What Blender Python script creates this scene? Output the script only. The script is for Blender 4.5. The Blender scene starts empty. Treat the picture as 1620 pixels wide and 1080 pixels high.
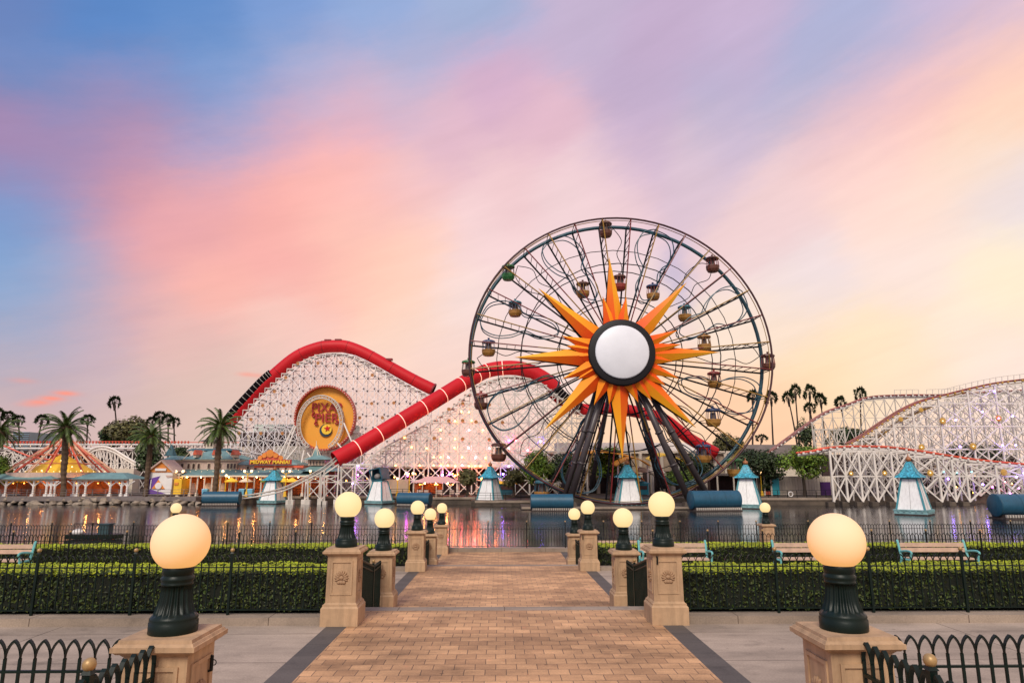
import bpy, bmesh, math, random
from mathutils import Vector, Matrix, noise
random.seed(7)
PI = math.pi
S = bpy.context.scene
C = S.collection

# ------------------------------------------------------------------ camera, sky, sun
F, IW, IH = 1050.0, 1620.0, 1080.0
PITCH, YAW = math.radians(11.05), math.radians(1.017)
CAM = Vector((-0.095, 0.0, 2.43))
cd = bpy.data.cameras.new('camera'); co = bpy.data.objects.new('camera', cd); C.objects.link(co)
cd.sensor_width = 36.0; cd.lens = F / IW * 36.0; cd.clip_start = 0.1; cd.clip_end = 6000
co.location = CAM; co.rotation_euler = (PI/2 + PITCH, 0, -YAW)
S.camera = co
FWD = Vector((math.sin(YAW)*math.cos(PITCH), math.cos(YAW)*math.cos(PITCH), math.sin(PITCH)))
RGT = Vector((math.cos(YAW), -math.sin(YAW), 0)); UPV = RGT.cross(FWD)
def ray(px, py): return FWD + RGT*((px-810.0)/F) + UPV*((540.0-py)/F)
def W(px, py, Y):                       # world point seen at a photo pixel, at distance Y down the path
    d = ray(px, py); return CAM + d*((Y-CAM.y)/d.y)
def G(px, py, z):
    d = ray(px, py); return CAM + d*((z-CAM.z)/d.z)

S.view_settings.view_transform = 'Standard'
try: S.view_settings.look = 'None'
except Exception: pass
S.view_settings.exposure = 0.43; S.view_settings.gamma = 1.0
SKYK = 0.775        # strength of the dusk sky
SUNE, SUNA = math.radians(43), math.radians(196)
sl = bpy.data.lights.new('sun', 'SUN'); so = bpy.data.objects.new('sun', sl); C.objects.link(so)
sl.energy = 2.2; sl.angle = math.radians(22); sl.color = (1.0, 0.91, 0.78)
sdir = Vector((math.sin(SUNA)*math.cos(SUNE), math.cos(SUNA)*math.cos(SUNE), math.sin(SUNE)))
so.rotation_euler = (-sdir).to_track_quat('-Z', 'Y').to_euler(); so.location = (0, -20, 40)

def lin(c):
    return tuple(((v/255.0)/12.92 if v/255.0 <= 0.04045 else ((v/255.0+0.055)/1.055)**2.4) for v in c)

SKY = [ # photo pixel, colour as the sky shows there
(0,0,105,130,186),(150,20,90,134,196),(300,30,98,140,200),(450,20,124,156,210),(600,20,144,170,216),(760,15,160,176,212),
(900,40,196,178,206),(1050,80,195,172,202),(1200,40,200,178,208),(1350,40,170,178,214),(1500,20,198,182,214),(1620,0,206,186,214),
(40,100,112,138,190),(200,120,94,140,196),(350,120,126,156,206),(500,110,160,172,210),(650,90,172,177,211),(780,130,212,174,200),
(1000,180,192,172,202),(1130,170,182,176,206),(1280,110,163,175,211),(1400,120,214,185,206),(1520,110,253,200,190),(1620,80,255,206,188),
(20,200,168,136,172),(120,195,122,140,192),(230,187,176,146,176),(350,215,142,160,206),(450,212,226,170,185),(560,190,232,178,190),
(700,200,226,185,200),(850,200,226,185,200),(1000,230,206,180,205),(1180,220,205,186,209),(1300,200,240,195,198),(1450,190,255,206,195),(1600,160,255,216,186),
(30,250,164,130,172),(150,280,200,145,166),(250,280,222,160,168),(400,280,250,177,171),(520,270,251,184,177),(650,300,240,196,198),
(800,300,240,202,205),(950,290,238,205,210),(1100,250,220,195,208),(1250,270,245,210,208),(1400,260,255,215,205),(1550,240,255,222,190),
(10,345,116,155,206),(60,390,122,162,208),(150,380,204,160,180),(250,380,238,170,170),(420,370,246,175,168),(550,350,250,190,180),
(650,400,255,208,188),(760,380,245,212,212),(900,330,240,210,212),(1230,350,240,208,208),(1400,330,252,220,208),(1600,300,228,218,228),
(20,470,140,168,207),(110,470,172,170,196),(200,470,222,172,175),(350,450,250,182,170),(520,430,252,190,175),(600,450,255,208,185),
(720,470,246,220,214),(900,450,242,216,216),(1280,440,240,222,222),(1450,420,250,226,216),(1610,440,255,236,206),
(30,560,178,170,187),(150,560,200,175,186),(300,540,230,185,180),(450,520,246,200,188),(650,520,250,214,195),(720,570,246,215,205),
(950,560,247,219,208),(1250,520,250,225,205),(1400,560,255,228,194),(1550,560,254,231,210),
(30,640,205,176,176),(200,650,215,185,178),(320,620,220,190,178),(420,600,226,193,181),(700,620,248,210,194),(1000,650,255,214,180),
(1300,600,255,223,182),(1450,600,255,226,196),(1600,590,252,226,216),(1250,680,255,206,168),(0,720,215,180,176),(600,720,240,200,185),(1500,690,255,220,200),
(150,150,108,140,190),(260,150,110,150,202),(300,190,120,150,204),(190,200,180,142,172),(205,178,205,140,168),(100,235,178,138,170),(330,240,214,168,186),(90,320,130,150,198),(110,430,150,165,200),(60,300,140,145,190),(410,180,150,165,208),(520,150,196,178,206),(620,150,205,182,205),(180,330,215,155,170),(320,310,236,168,170),(320,350,232,168,172),(480,310,252,182,172),(600,320,248,188,182),(560,400,254,198,180),(470,400,246,176,170),(1250,170,170,178,210),(1330,160,190,180,208),(1390,165,238,192,195),(1460,140,252,198,190),(1560,120,255,208,188),(1180,130,195,176,206),(1300,60,178,178,210),(1420,70,172,178,212),(1500,75,200,182,206),(1350,230,248,206,200),(1560,280,248,226,212),(1480,310,254,222,205)]
wd = bpy.data.worlds.new('World'); S.world = wd; wd.use_nodes = True
def sky():
    nt = wd.node_tree; N = nt.nodes; L = nt.links; N.clear()
    def mth(op, a, b=None, c=None):
        n = N.new('ShaderNodeMath'); n.operation = op
        for i, v in enumerate((a, b, c)):
            if v is None: continue
            if isinstance(v, (int, float)): n.inputs[i].default_value = v
            else: L.new(v, n.inputs[i])
        return n.outputs[0]
    def vec(op, a, b=None):
        n = N.new('ShaderNodeVectorMath'); n.operation = op
        for i, v in enumerate((a, b)):
            if v is None: continue
            if isinstance(v, (tuple, Vector)): n.inputs[i].default_value = tuple(v)
            else: L.new(v, n.inputs[i])
        return n
    tc = N.new('ShaderNodeTexCoord'); d0 = tc.outputs['Generated']
    def streak(ang, scl, nscale, detail, rough):
        r = N.new('ShaderNodeMapping'); L.new(d0, r.inputs[0]); r.inputs['Rotation'].default_value = (0, math.radians(ang), 0)
        s2 = N.new('ShaderNodeMapping'); L.new(r.outputs[0], s2.inputs[0]); s2.inputs['Scale'].default_value = scl
        nz = N.new('ShaderNodeTexNoise'); nz.inputs['Scale'].default_value = nscale; nz.inputs['Detail'].default_value = detail; nz.inputs['Roughness'].default_value = rough
        L.new(s2.outputs[0], nz.inputs['Vector']); return nz
    d = d0
    for nz, amt in ((streak(17, (1.3,1.8,3.0), 2.2, 4, .5), .06), (streak(20, (2.2,3.0,9.0), 2.6, 6, .62), .045), (streak(12, (5,6,12), 5.0, 5, .65), .03)):
        w = vec('SUBTRACT', nz.outputs['Color'], (.5, .5, .5)); sc = N.new('ShaderNodeVectorMath'); sc.operation = 'SCALE'; sc.inputs['Scale'].default_value = amt; L.new(w.outputs[0], sc.inputs[0])
        d = vec('ADD', d, sc.outputs[0]).outputs[0]
    d = vec('NORMALIZE', d).outputs[0]
    pts = []
    for px, py, r, g, b in SKY: pts.append((ray(px, py).normalized(), lin((r, g, b)), 760.0, 1.0))
    for v, c in (((0,0,1),(170,176,214)), ((-.5,.3,.8),(120,150,205)), ((.6,.3,.75),(205,186,208)), ((0,-.8,.5),(190,190,215)), ((-.9,0,.4),(170,170,205)),
                 ((.9,0,.35),(255,220,195)), ((0,-1,.1),(205,190,200)), ((-.8,-.6,.2),(190,180,200)), ((.8,-.6,.2),(230,205,200)), ((0,.5,.8),(178,176,212))):
        pts.append((Vector(v).normalized(), lin(c), 14.0, .02))
    sw = None; scol = None
    for v, c, k, amp in pts:
        dt = vec('DOT_PRODUCT', d, v).outputs['Value']
        e = mth('MULTIPLY', mth('EXPONENT', mth('MULTIPLY', mth('SUBTRACT', dt, 1.0), k)), amp)
        cn = N.new('ShaderNodeVectorMath'); cn.operation = 'SCALE'; cn.inputs[0].default_value = c; L.new(e, cn.inputs['Scale'])
        sw = e if sw is None else mth('ADD', sw, e)
        scol = cn.outputs[0] if scol is None else vec('ADD', scol, cn.outputs[0]).outputs[0]
    inv = mth('DIVIDE', 1.0, mth('MAXIMUM', sw, 1e-9))
    col = N.new('ShaderNodeVectorMath'); col.operation = 'SCALE'; L.new(scol, col.inputs[0]); L.new(inv, col.inputs['Scale'])
    col = col.outputs[0]
    # a few small bright salmon wisps low in the sky
    for px, py, a in ((62,636,.8),(82,630,.9),(104,622,.9),(48,640,.4),(390,592,.5),(410,594,.4),(36,602,.3)):
        dv = vec('SUBTRACT', d0, ray(px, py).normalized()).outputs[0]
        m2 = vec('MULTIPLY', dv, (95, 30, 330)).outputs[0]
        e = mth('MULTIPLY', mth('EXPONENT', mth('MULTIPLY', vec('DOT_PRODUCT', m2, m2).outputs['Value'], -1.0)), a)
        mx = N.new('ShaderNodeMix'); mx.data_type = 'RGBA'; L.new(e, mx.inputs['Factor']); L.new(col, mx.inputs['A'])
        mx.inputs['B'].default_value = (*lin((255,150,128)), 1); col = mx.outputs['Result']
    # streaky cirrus brightness
    n2 = streak(19, (2.0,3.0,15.0), 2.6, 7, .6)
    br = mth('ADD', mth('MULTIPLY', n2.outputs['Fac'], .16), .935)
    c2 = N.new('ShaderNodeVectorMath'); c2.operation = 'SCALE'; L.new(col, c2.inputs[0]); L.new(br, c2.inputs['Scale'])
    st = N.new('ShaderNodeTexSky'); st.sky_type = 'NISHITA'; st.sun_disc = False; st.sun_elevation = SUNE; st.sun_rotation = SUNA
    bg1 = N.new('ShaderNodeBackground'); bg1.inputs['Strength'].default_value = SKYK; L.new(c2.outputs[0], bg1.inputs['Color'])
    bg2 = N.new('ShaderNodeBackground'); bg2.inputs['Strength'].default_value = .05; L.new(st.outputs[0], bg2.inputs['Color'])
    ms = N.new('ShaderNodeMixShader'); ms.inputs[0].default_value = .03; L.new(bg1.outputs[0], ms.inputs[1]); L.new(bg2.outputs[0], ms.inputs[2])
    out = N.new('ShaderNodeOutputWorld'); L.new(ms.outputs[0], out.inputs['Surface'])
sky()

# ------------------------------------------------------------------ materials
MATS = {}
def mat(name, col, rough=.6, var=.18, scale=3.0, bump=0.0, metal=0.0, island=0.0, spec=.5, emit=None, estr=0.0, c2=None, grime=0):
    m = bpy.data.materials.new(name); m.use_nodes = True; nt = m.node_tree; N = nt.nodes; L = nt.links
    b = N['Principled BSDF']; b.inputs['Roughness'].default_value = rough; b.inputs['Metallic'].default_value = metal
    b.inputs['Specular IOR Level'].default_value = spec
    tc = N.new('ShaderNodeTexCoord')
    nz = N.new('ShaderNodeTexNoise'); nz.inputs['Scale'].default_value = scale; nz.inputs['Detail'].default_value = 5; nz.inputs['Roughness'].default_value = .6
    L.new(tc.outputs['Object'], nz.inputs['Vector'])
    rp = N.new('ShaderNodeMapRange'); rp.inputs['From Min'].default_value = .3; rp.inputs['From Max'].default_value = .7
    L.new(nz.outputs['Fac'], rp.inputs['Value'])
    mx = N.new('ShaderNodeMix'); mx.data_type = 'RGBA'; L.new(rp.outputs[0], mx.inputs['Factor'])
    a = tuple(max(0, v*(1-var)) for v in col); bb = tuple(min(1, v*(1+var)) for v in (c2 or col))
    mx.inputs['A'].default_value = (*a, 1); mx.inputs['B'].default_value = (*bb, 1)
    out = mx.outputs['Result']
    if island:
        ge = N.new('ShaderNodeNewGeometry'); hs = N.new('ShaderNodeHueSaturation'); L.new(out, hs.inputs['Color'])
        mr = N.new('ShaderNodeMapRange'); mr.inputs['To Min'].default_value = 1-island; mr.inputs['To Max'].default_value = 1+island
        L.new(ge.outputs['Random Per Island'], mr.inputs['Value']); L.new(mr.outputs[0], hs.inputs['Value'])
        m3 = N.new('ShaderNodeMapRange'); m3.inputs['To Min'].default_value = .5-.05*island; m3.inputs['To Max'].default_value = .5+.03*island
        wn = N.new('ShaderNodeTexWhiteNoise'); wn.noise_dimensions = '1D'; L.new(ge.outputs['Random Per Island'], wn.inputs['W'])
        L.new(wn.outputs['Value'], m3.inputs['Value']); L.new(m3.outputs[0], hs.inputs['Hue']); out = hs.outputs['Color']
    if grime:                       # rain streaks and soiling, worn unevenly down the faces
        gm = N.new('ShaderNodeMapping'); gm.inputs['Scale'].default_value = (7, 7, 1.0); L.new(tc.outputs['Object'], gm.inputs[0])
        gn = N.new('ShaderNodeTexNoise'); gn.inputs['Scale'].default_value = 1.0; gn.inputs['Detail'].default_value = 7; gn.inputs['Roughness'].default_value = .68; L.new(gm.outputs[0], gn.inputs['Vector'])
        gr = N.new('ShaderNodeMapRange'); gr.inputs['From Min'].default_value = .46; gr.inputs['From Max'].default_value = .74; gr.inputs['To Min'].default_value = 1.0; gr.inputs['To Max'].default_value = 1-grime; L.new(gn.outputs['Fac'], gr.inputs['Value'])
        gh = N.new('ShaderNodeHueSaturation'); L.new(out, gh.inputs['Color']); L.new(gr.outputs[0], gh.inputs['Value']); out = gh.outputs['Color']
    L.new(out, b.inputs['Base Color'])
    if bump:
        n2 = N.new('ShaderNodeTexNoise'); n2.inputs['Scale'].default_value = scale*9; n2.inputs['Detail'].default_value = 4; L.new(tc.outputs['Object'], n2.inputs['Vector'])
        bp = N.new('ShaderNodeBump'); bp.inputs['Strength'].default_value = bump; bp.inputs['Distance'].default_value = .01
        L.new(n2.outputs['Fac'], bp.inputs['Height']); L.new(bp.outputs[0], b.inputs['Normal'])
    if emit:
        b.inputs['Emission Color'].default_value = (*emit, 1); b.inputs['Emission Strength'].default_value = estr
    MATS[name] = m; return m
def brickmat(name, c1, c2, mortar, bw, rh, ms=.006, rough=.75, offset=.5, blotch=.35, bump=.5):
    m = bpy.data.materials.new(name); m.use_nodes = True; nt = m.node_tree; N = nt.nodes; L = nt.links
    b = N['Principled BSDF']; b.inputs['Roughness'].default_value = rough; b.inputs['Specular IOR Level'].default_value = .3
    tc = N.new('ShaderNodeTexCoord')
    # random tone per paver from a cell id, so that no two rows look alike
    bt = N.new('ShaderNodeTexBrick'); bt.inputs['Scale'].default_value = 1; bt.inputs['Mortar Size'].default_value = ms; bt.inputs['Brick Width'].default_value = bw
    bt.inputs['Row Height'].default_value = rh; bt.inputs['Mortar Smooth'].default_value = .3; bt.inputs['Bias'].default_value = 0; bt.offset = offset
    bt.inputs['Color1'].default_value = (*c1, 1); bt.inputs['Color2'].default_value = (*c2, 1); bt.inputs['Mortar'].default_value = (*mortar, 1)
    wob = N.new('ShaderNodeTexNoise'); wob.inputs['Scale'].default_value = 1.3; L.new(tc.outputs['Object'], wob.inputs['Vector'])
    wsc = N.new('ShaderNodeVectorMath'); wsc.operation = 'SCALE'; wsc.inputs['Scale'].default_value = .02; L.new(wob.outputs['Color'], wsc.inputs[0])
    ad = N.new('ShaderNodeVectorMath'); ad.operation = 'ADD'; L.new(tc.outputs['Object'], ad.inputs[0]); L.new(wsc.outputs[0], ad.inputs[1])
    L.new(ad.outputs[0], bt.inputs['Vector'])
    nz = N.new('ShaderNodeTexNoise'); nz.inputs['Scale'].default_value = .7; nz.inputs['Detail'].default_value = 6; nz.inputs['Roughness'].default_value = .65
    mp = N.new('ShaderNodeMapping'); mp.inputs['Scale'].default_value = (.6, 1.6, 1); L.new(tc.outputs['Object'], mp.inputs[0]); L.new(mp.outputs[0], nz.inputs['Vector'])
    n3 = N.new('ShaderNodeTexNoise'); n3.inputs['Scale'].default_value = 40; n3.inputs['Detail'].default_value = 4; L.new(tc.outputs['Object'], n3.inputs['Vector'])
    mr = N.new('ShaderNodeMapRange'); mr.inputs['From Min'].default_value = .35; mr.inputs['From Max'].default_value = .65; mr.inputs['To Min'].default_value = 1-blotch; mr.inputs['To Max'].default_value = 1+blotch*.5
    L.new(nz.outputs['Fac'], mr.inputs['Value'])
    mr2 = N.new('ShaderNodeMapRange'); mr2.inputs['From Min'].default_value = .3; mr2.inputs['From Max'].default_value = .7; mr2.inputs['To Min'].default_value = .86; mr2.inputs['To Max'].default_value = 1.12
    L.new(n3.outputs['Fac'], mr2.inputs['Value'])
    mu = N.new('ShaderNodeMath'); mu.operation = 'MULTIPLY'; L.new(mr.outputs[0], mu.inputs[0]); L.new(mr2.outputs[0], mu.inputs[1])
    n5 = N.new('ShaderNodeTexNoise'); n5.inputs['Scale'].default_value = 2.1; n5.inputs['Detail'].default_value = 9; n5.inputs['Roughness'].default_value = .7; L.new(tc.outputs['Object'], n5.inputs['Vector'])
    mr5 = N.new('ShaderNodeMapRange'); mr5.inputs['From Min'].default_value = .54; mr5.inputs['From Max'].default_value = .70; mr5.inputs['To Min'].default_value = 1; mr5.inputs['To Max'].default_value = .70; L.new(n5.outputs['Fac'], mr5.inputs['Value'])
    vo = N.new('ShaderNodeTexVoronoi'); vo.inputs['Scale'].default_value = 1.7; L.new(tc.outputs['Object'], vo.inputs['Vector'])      # old gum and drip spots
    mr6 = N.new('ShaderNodeMapRange'); mr6.inputs['From Min'].default_value = .035; mr6.inputs['From Max'].default_value = .06; mr6.inputs['To Min'].default_value = .62; mr6.inputs['To Max'].default_value = 1; L.new(vo.outputs['Distance'], mr6.inputs['Value'])
    mu2 = N.new('ShaderNodeMath'); mu2.operation = 'MULTIPLY'; L.new(mu.outputs[0], mu2.inputs[0]); L.new(mr5.outputs[0], mu2.inputs[1])
    mu3 = N.new('ShaderNodeMath'); mu3.operation = 'MULTIPLY'; L.new(mu2.outputs[0], mu3.inputs[0]); L.new(mr6.outputs[0], mu3.inputs[1])
    hs = N.new('ShaderNodeHueSaturation'); L.new(bt.outputs['Color'], hs.inputs['Color']); L.new(mu3.outputs[0], hs.inputs['Value'])
    L.new(hs.outputs[0], b.inputs['Base Color'])
    bp = N.new('ShaderNodeBump'); bp.inputs['Strength'].default_value = bump; bp.inputs['Distance'].default_value = .006; bp.invert = True
    L.new(bt.outputs['Fac'], bp.inputs['Height']); L.new(bp.outputs[0], b.inputs['Normal'])
    MATS[name] = m; return m

brickmat('paver', (.60,.345,.175), (.42,.235,.12), (.17,.105,.065), .262, .235, .006, .7, .5, .5)
brickmat('band', (.115,.098,.086), (.09,.078,.07), (.05,.045,.04), 2.0, .6, .004, .7, 0, .2, .3)
brickmat('concrete', (.40,.315,.245), (.335,.265,.205), (.10,.075,.055), 2.35, 1.55, .009, .8, 0, .34, .3)
brickmat('kerbstone', (.33,.26,.20), (.29,.225,.17), (.1,.07,.05), 1.9, 5.0, .008, .8, 0, .3, .3)
brickmat('quaywall', (.115,.088,.066), (.085,.066,.052), (.05,.04,.03), 3.0, .6, .01, .85, .5, .4, .5)
mat('sandstone', (.45,.29,.165), .8, .16, 2.2, .35, grime=.42)
mat('sandstone_dark', (.33,.20,.11), .75, .15, 4, .3)
mat('iron_green', (.004,.011,.008), .40, .3, 6, .05, spec=.24)
mat('iron_black', (.006,.008,.007), .5, .3, 6, 0, spec=.25)
mat('brass', (.40,.25,.10), .45, .25, 9, 0, .3)
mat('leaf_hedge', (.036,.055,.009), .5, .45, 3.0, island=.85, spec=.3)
mat('leaf_new_toplit', (.29,.34,.015), .5, .25, 1.2, island=.4, spec=.25)  # fresh growth, with light from above also painted into the green
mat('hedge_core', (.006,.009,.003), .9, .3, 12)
mat('leaf_dark', (.035,.060,.014), .6, .3, .6, island=.6)
mat('leaf_mid', (.12,.20,.016), .6, .3, .6, island=.6)
mat('leaf_olive', (.10,.095,.025), .6, .3, .6, island=.6)
mat('palm_leaf', (.060,.098,.014), .55, .3, .8, island=.5)
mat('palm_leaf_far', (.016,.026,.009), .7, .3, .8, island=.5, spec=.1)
mat('palm_trunk', (.10,.062,.035), .9, .35, 3, .6)
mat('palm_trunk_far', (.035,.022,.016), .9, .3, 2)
mat('bark', (.07,.05,.035), .9, .3, 4, .5)
mat('white_steel', (.70,.64,.57), .5, .10, .5)
mat('white_thin', (.82,.76,.75), .5, .15, .5)
mat('pale_steel', (.56,.51,.44), .55, .15, .5)
mat('node_dark', (.12,.09,.09), .6, .3, 2)
mat('red_tube', (.53,.011,.017), .5, .12, .25, 0, spec=.22)
mat('red_dark', (.20,.008,.010), .5, .2, .4)
mat('black_louvre', (.005,.003,.004), .9, .3, 1, spec=.08)
mat('track_red', (.60,.075,.03), .5, .2, .6)
mat('track_dark', (.22,.045,.035), .5, .25, .6)
mat('gold', (.50,.29,.05), .45, .25, 2)
mat('medal_red', (.26,.05,.02), .5, .5, 1.2, c2=(.5,.22,.05))
mat('sun_orange', (.78,.22,.012), .45, .16, .35, c2=(.85,.36,.02))
mat('sun_yellow', (.88,.47,.035), .45, .14, .35, c2=(.92,.52,.04))
mat('sun_deep', (.72,.10,.010), .45, .16, .35, c2=(.8,.2,.012))
mat('wheel_black', (.006,.006,.008), .6, .3, .6, spec=.2)
mat('wheel_maroon', (.05,.010,.012), .5, .4, .25)
mat('wheel_teal', (.010,.055,.075), .45, .25, .4)
mat('wheel_blue', (.018,.07,.10), .45, .25, .4)
mat('spoke_red', (.16,.012,.012), .45, .2, .5)
mat('spoke_yellow', (.30,.16,.02), .45, .2, .5)
mat('leg_brown', (.055,.044,.046), .42, .2, .4)
mat('disc_white', (.72,.73,.76), .4, .05, .4)
mat('disc_black', (.008,.007,.008), .5, .2, .5, spec=.3)
for nm, c in (('g_gold',(.34,.16,.03)),('g_red',(.26,.03,.02)),('g_brown',(.11,.035,.02)),('g_green',(.03,.16,.04)),('g_teal',(.03,.15,.19)),('g_navy',(.025,.045,.12)),('g_glass',(.10,.07,.06))):
    mat(nm, c, .45, .25, 2)
mat('tower_white', (.82,.81,.79), .5, .06, 1.2, grime=.25)
mat('tower_teal', (.045,.235,.275), .5, .2, 2)
mat('tower_base', (.17,.32,.33), .6, .25, 2)
mat('tower_roof', (.010,.15,.25), .5, .7, 5.0, 0, c2=(.05,.33,.44))
mat('copper', (.32,.12,.045), .5, .2, 4)
mat('barrel', (.013,.082,.14), .42, .15, .8, grime=.35)
mat('pontoon', (.055,.04,.035), .8, .3, 2)
mat('rock', (.25,.20,.15), .9, .5, 1.3, .6)
mat('wood_deck', (.17,.14,.13), .85, .25, 1.5)
mat('bench_wood', (.52,.36,.26), .6, .15, 6)
mat('bench_iron', (.13,.42,.41), .5, .15, 8)
mat('roof_teal', (.145,.255,.25), .6, .22, 1.2)
mat('roof_teal_dark', (.035,.105,.125), .6, .25, 1.2)
mat('roof_grey', (.15,.12,.105), .8, .2, 1)
mat('wall_pink', (.56,.40,.33), .8, .10, 1, grime=.2)
mat('wall_cream', (.66,.57,.46), .8, .10, 1)
mat('wall_tan', (.42,.32,.23), .8, .15, .7)
mat('wall_mint', (.50,.58,.50), .8, .08, 1)
mat('wall_white', (.74,.70,.66), .7, .08, 1)
mat('trim_cream', (.74,.62,.46), .6, .1, 2)
mat('window_dark', (.07,.035,.03), .3, .3, 2)
mat('interior_red', (.28,.055,.03), .8, .5, .5, c2=(.42,.13,.04))
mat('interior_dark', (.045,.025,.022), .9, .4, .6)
mat('yellow_canvas', (.90,.56,.04), .7, .1, .8)
mat('orange_canvas', (.72,.30,.03), .7, .2, .5)
mat('truss_red', (.62,.11,.05), .5, .15, 1)
mat('truss_cream', (.72,.47,.30), .5, .15, 1)
mat('purple', (.13,.045,.30), .6, .12, 1)
mat('purple_dark', (.07,.015,.12), .6, .15, 1)
mat('orange_paint', (.70,.23,.03), .6, .15, 1)
mat('yellow_paint', (.80,.47,.02), .6, .12, 1)
mat('pink_canvas', (.62,.35,.33), .8, .1, .8)
mat('teal_paint', (.03,.33,.40), .6, .15, 1)
mat('sky_blue_paint', (.16,.42,.55), .6, .15, 1)
mat('sign_orange', (.80,.37,.030), .55, .10, .28, c2=(.76,.31,.025))
mat('sign_red', (.42,.045,.028), .5, .15, 1)
mat('sign_navy', (.02,.035,.05), .5, .2, 1)
mat('sign_yellow', (.85,.55,.03), .5, .1, 1)
mat('text_red', (.34,.014,.012), .5, .1, 1)
mat('text_shadow', (.52,.24,.10), .5, .1, 1)
mat('dark_box', (.02,.05,.055), .6, .2, 1)
mat('blue_box', (.02,.10,.14), .5, .2, 1)
mat('lens_grey', (.22,.2,.19), .4, .2, 2)
mat('glass_block', (.20,.30,.36), .3, .25, .12)
def glow(name, col, s, base=(.8,.8,.8)):
    return mat(name, base, .35, 0, 1, emit=col, estr=s)
glow('globe_near', (1.0,.45,.085), .52, (.50,.44,.37))
glow('globe_far', (1.0,.68,.29), .72, (.24,.22,.18))
for nm in ('globe_near','globe_far'):
    MATS[nm].node_tree.nodes['Principled BSDF'].inputs['Specular IOR Level'].default_value = .12; MATS[nm].node_tree.nodes['Principled BSDF'].inputs['Roughness'].default_value = .6
glow('bulb_warm', (1.0,.62,.26), 2.2)
glow('bulb_hidden', (1.0,.38,.08), 190.0)
glow('bulb_amber', (1.0,.36,.05), 12.0)
glow('bulb_orange', (1.0,.15,.015), 48.0)
glow('bulb_pink', (1.0,.09,.13), 42.0)
glow('bulb_magenta', (.80,.05,.85), 42.0)
glow('bulb_violet', (.25,.12,1.0), 48.0)
glow('bulb_teal', (.08,.7,.7), 5.0)
glow('led_ring', (1.0,.36,.18), .9)
m = mat('water', (.012,.013,.014), .10, .2, .4, spec=.5)
def water_nodes(m):
    nt = m.node_tree; N = nt.nodes; L = nt.links; b = N['Principled BSDF']; b.inputs['IOR'].default_value = 1.7
    tc = N.new('ShaderNodeTexCoord'); mp = N.new('ShaderNodeMapping'); mp.inputs['Scale'].default_value = (.5, 1.6, 1); L.new(tc.outputs['Object'], mp.inputs[0])
    n1 = N.new('ShaderNodeTexNoise'); n1.inputs['Scale'].default_value = 1.4; n1.inputs['Detail'].default_value = 5; n1.inputs['Roughness'].default_value = .6; L.new(mp.outputs[0], n1.inputs['Vector'])
    bp = N.new('ShaderNodeBump'); bp.inputs['Strength'].default_value = .07; bp.inputs['Distance'].default_value = .04
    L.new(n1.outputs['Fac'], bp.inputs['Height']); L.new(bp.outputs[0], b.inputs['Normal'])
    n2 = N.new('ShaderNodeTexNoise'); n2.inputs['Scale'].default_value = .05; mp2 = N.new('ShaderNodeMapping'); mp2.inputs['Scale'].default_value = (.4, 2.5, 1)
    L.new(tc.outputs['Object'], mp2.inputs[0]); L.new(mp2.outputs[0], n2.inputs['Vector'])
    mr = N.new('ShaderNodeMapRange'); mr.inputs['From Min'].default_value = .35; mr.inputs['From Max'].default_value = .7; mr.inputs['To Min'].default_value = .11; mr.inputs['To Max'].default_value = .18
    L.new(n2.outputs['Fac'], mr.inputs['Value']); L.new(mr.outputs[0], b.inputs['Roughness'])
water_nodes(m)

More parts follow.
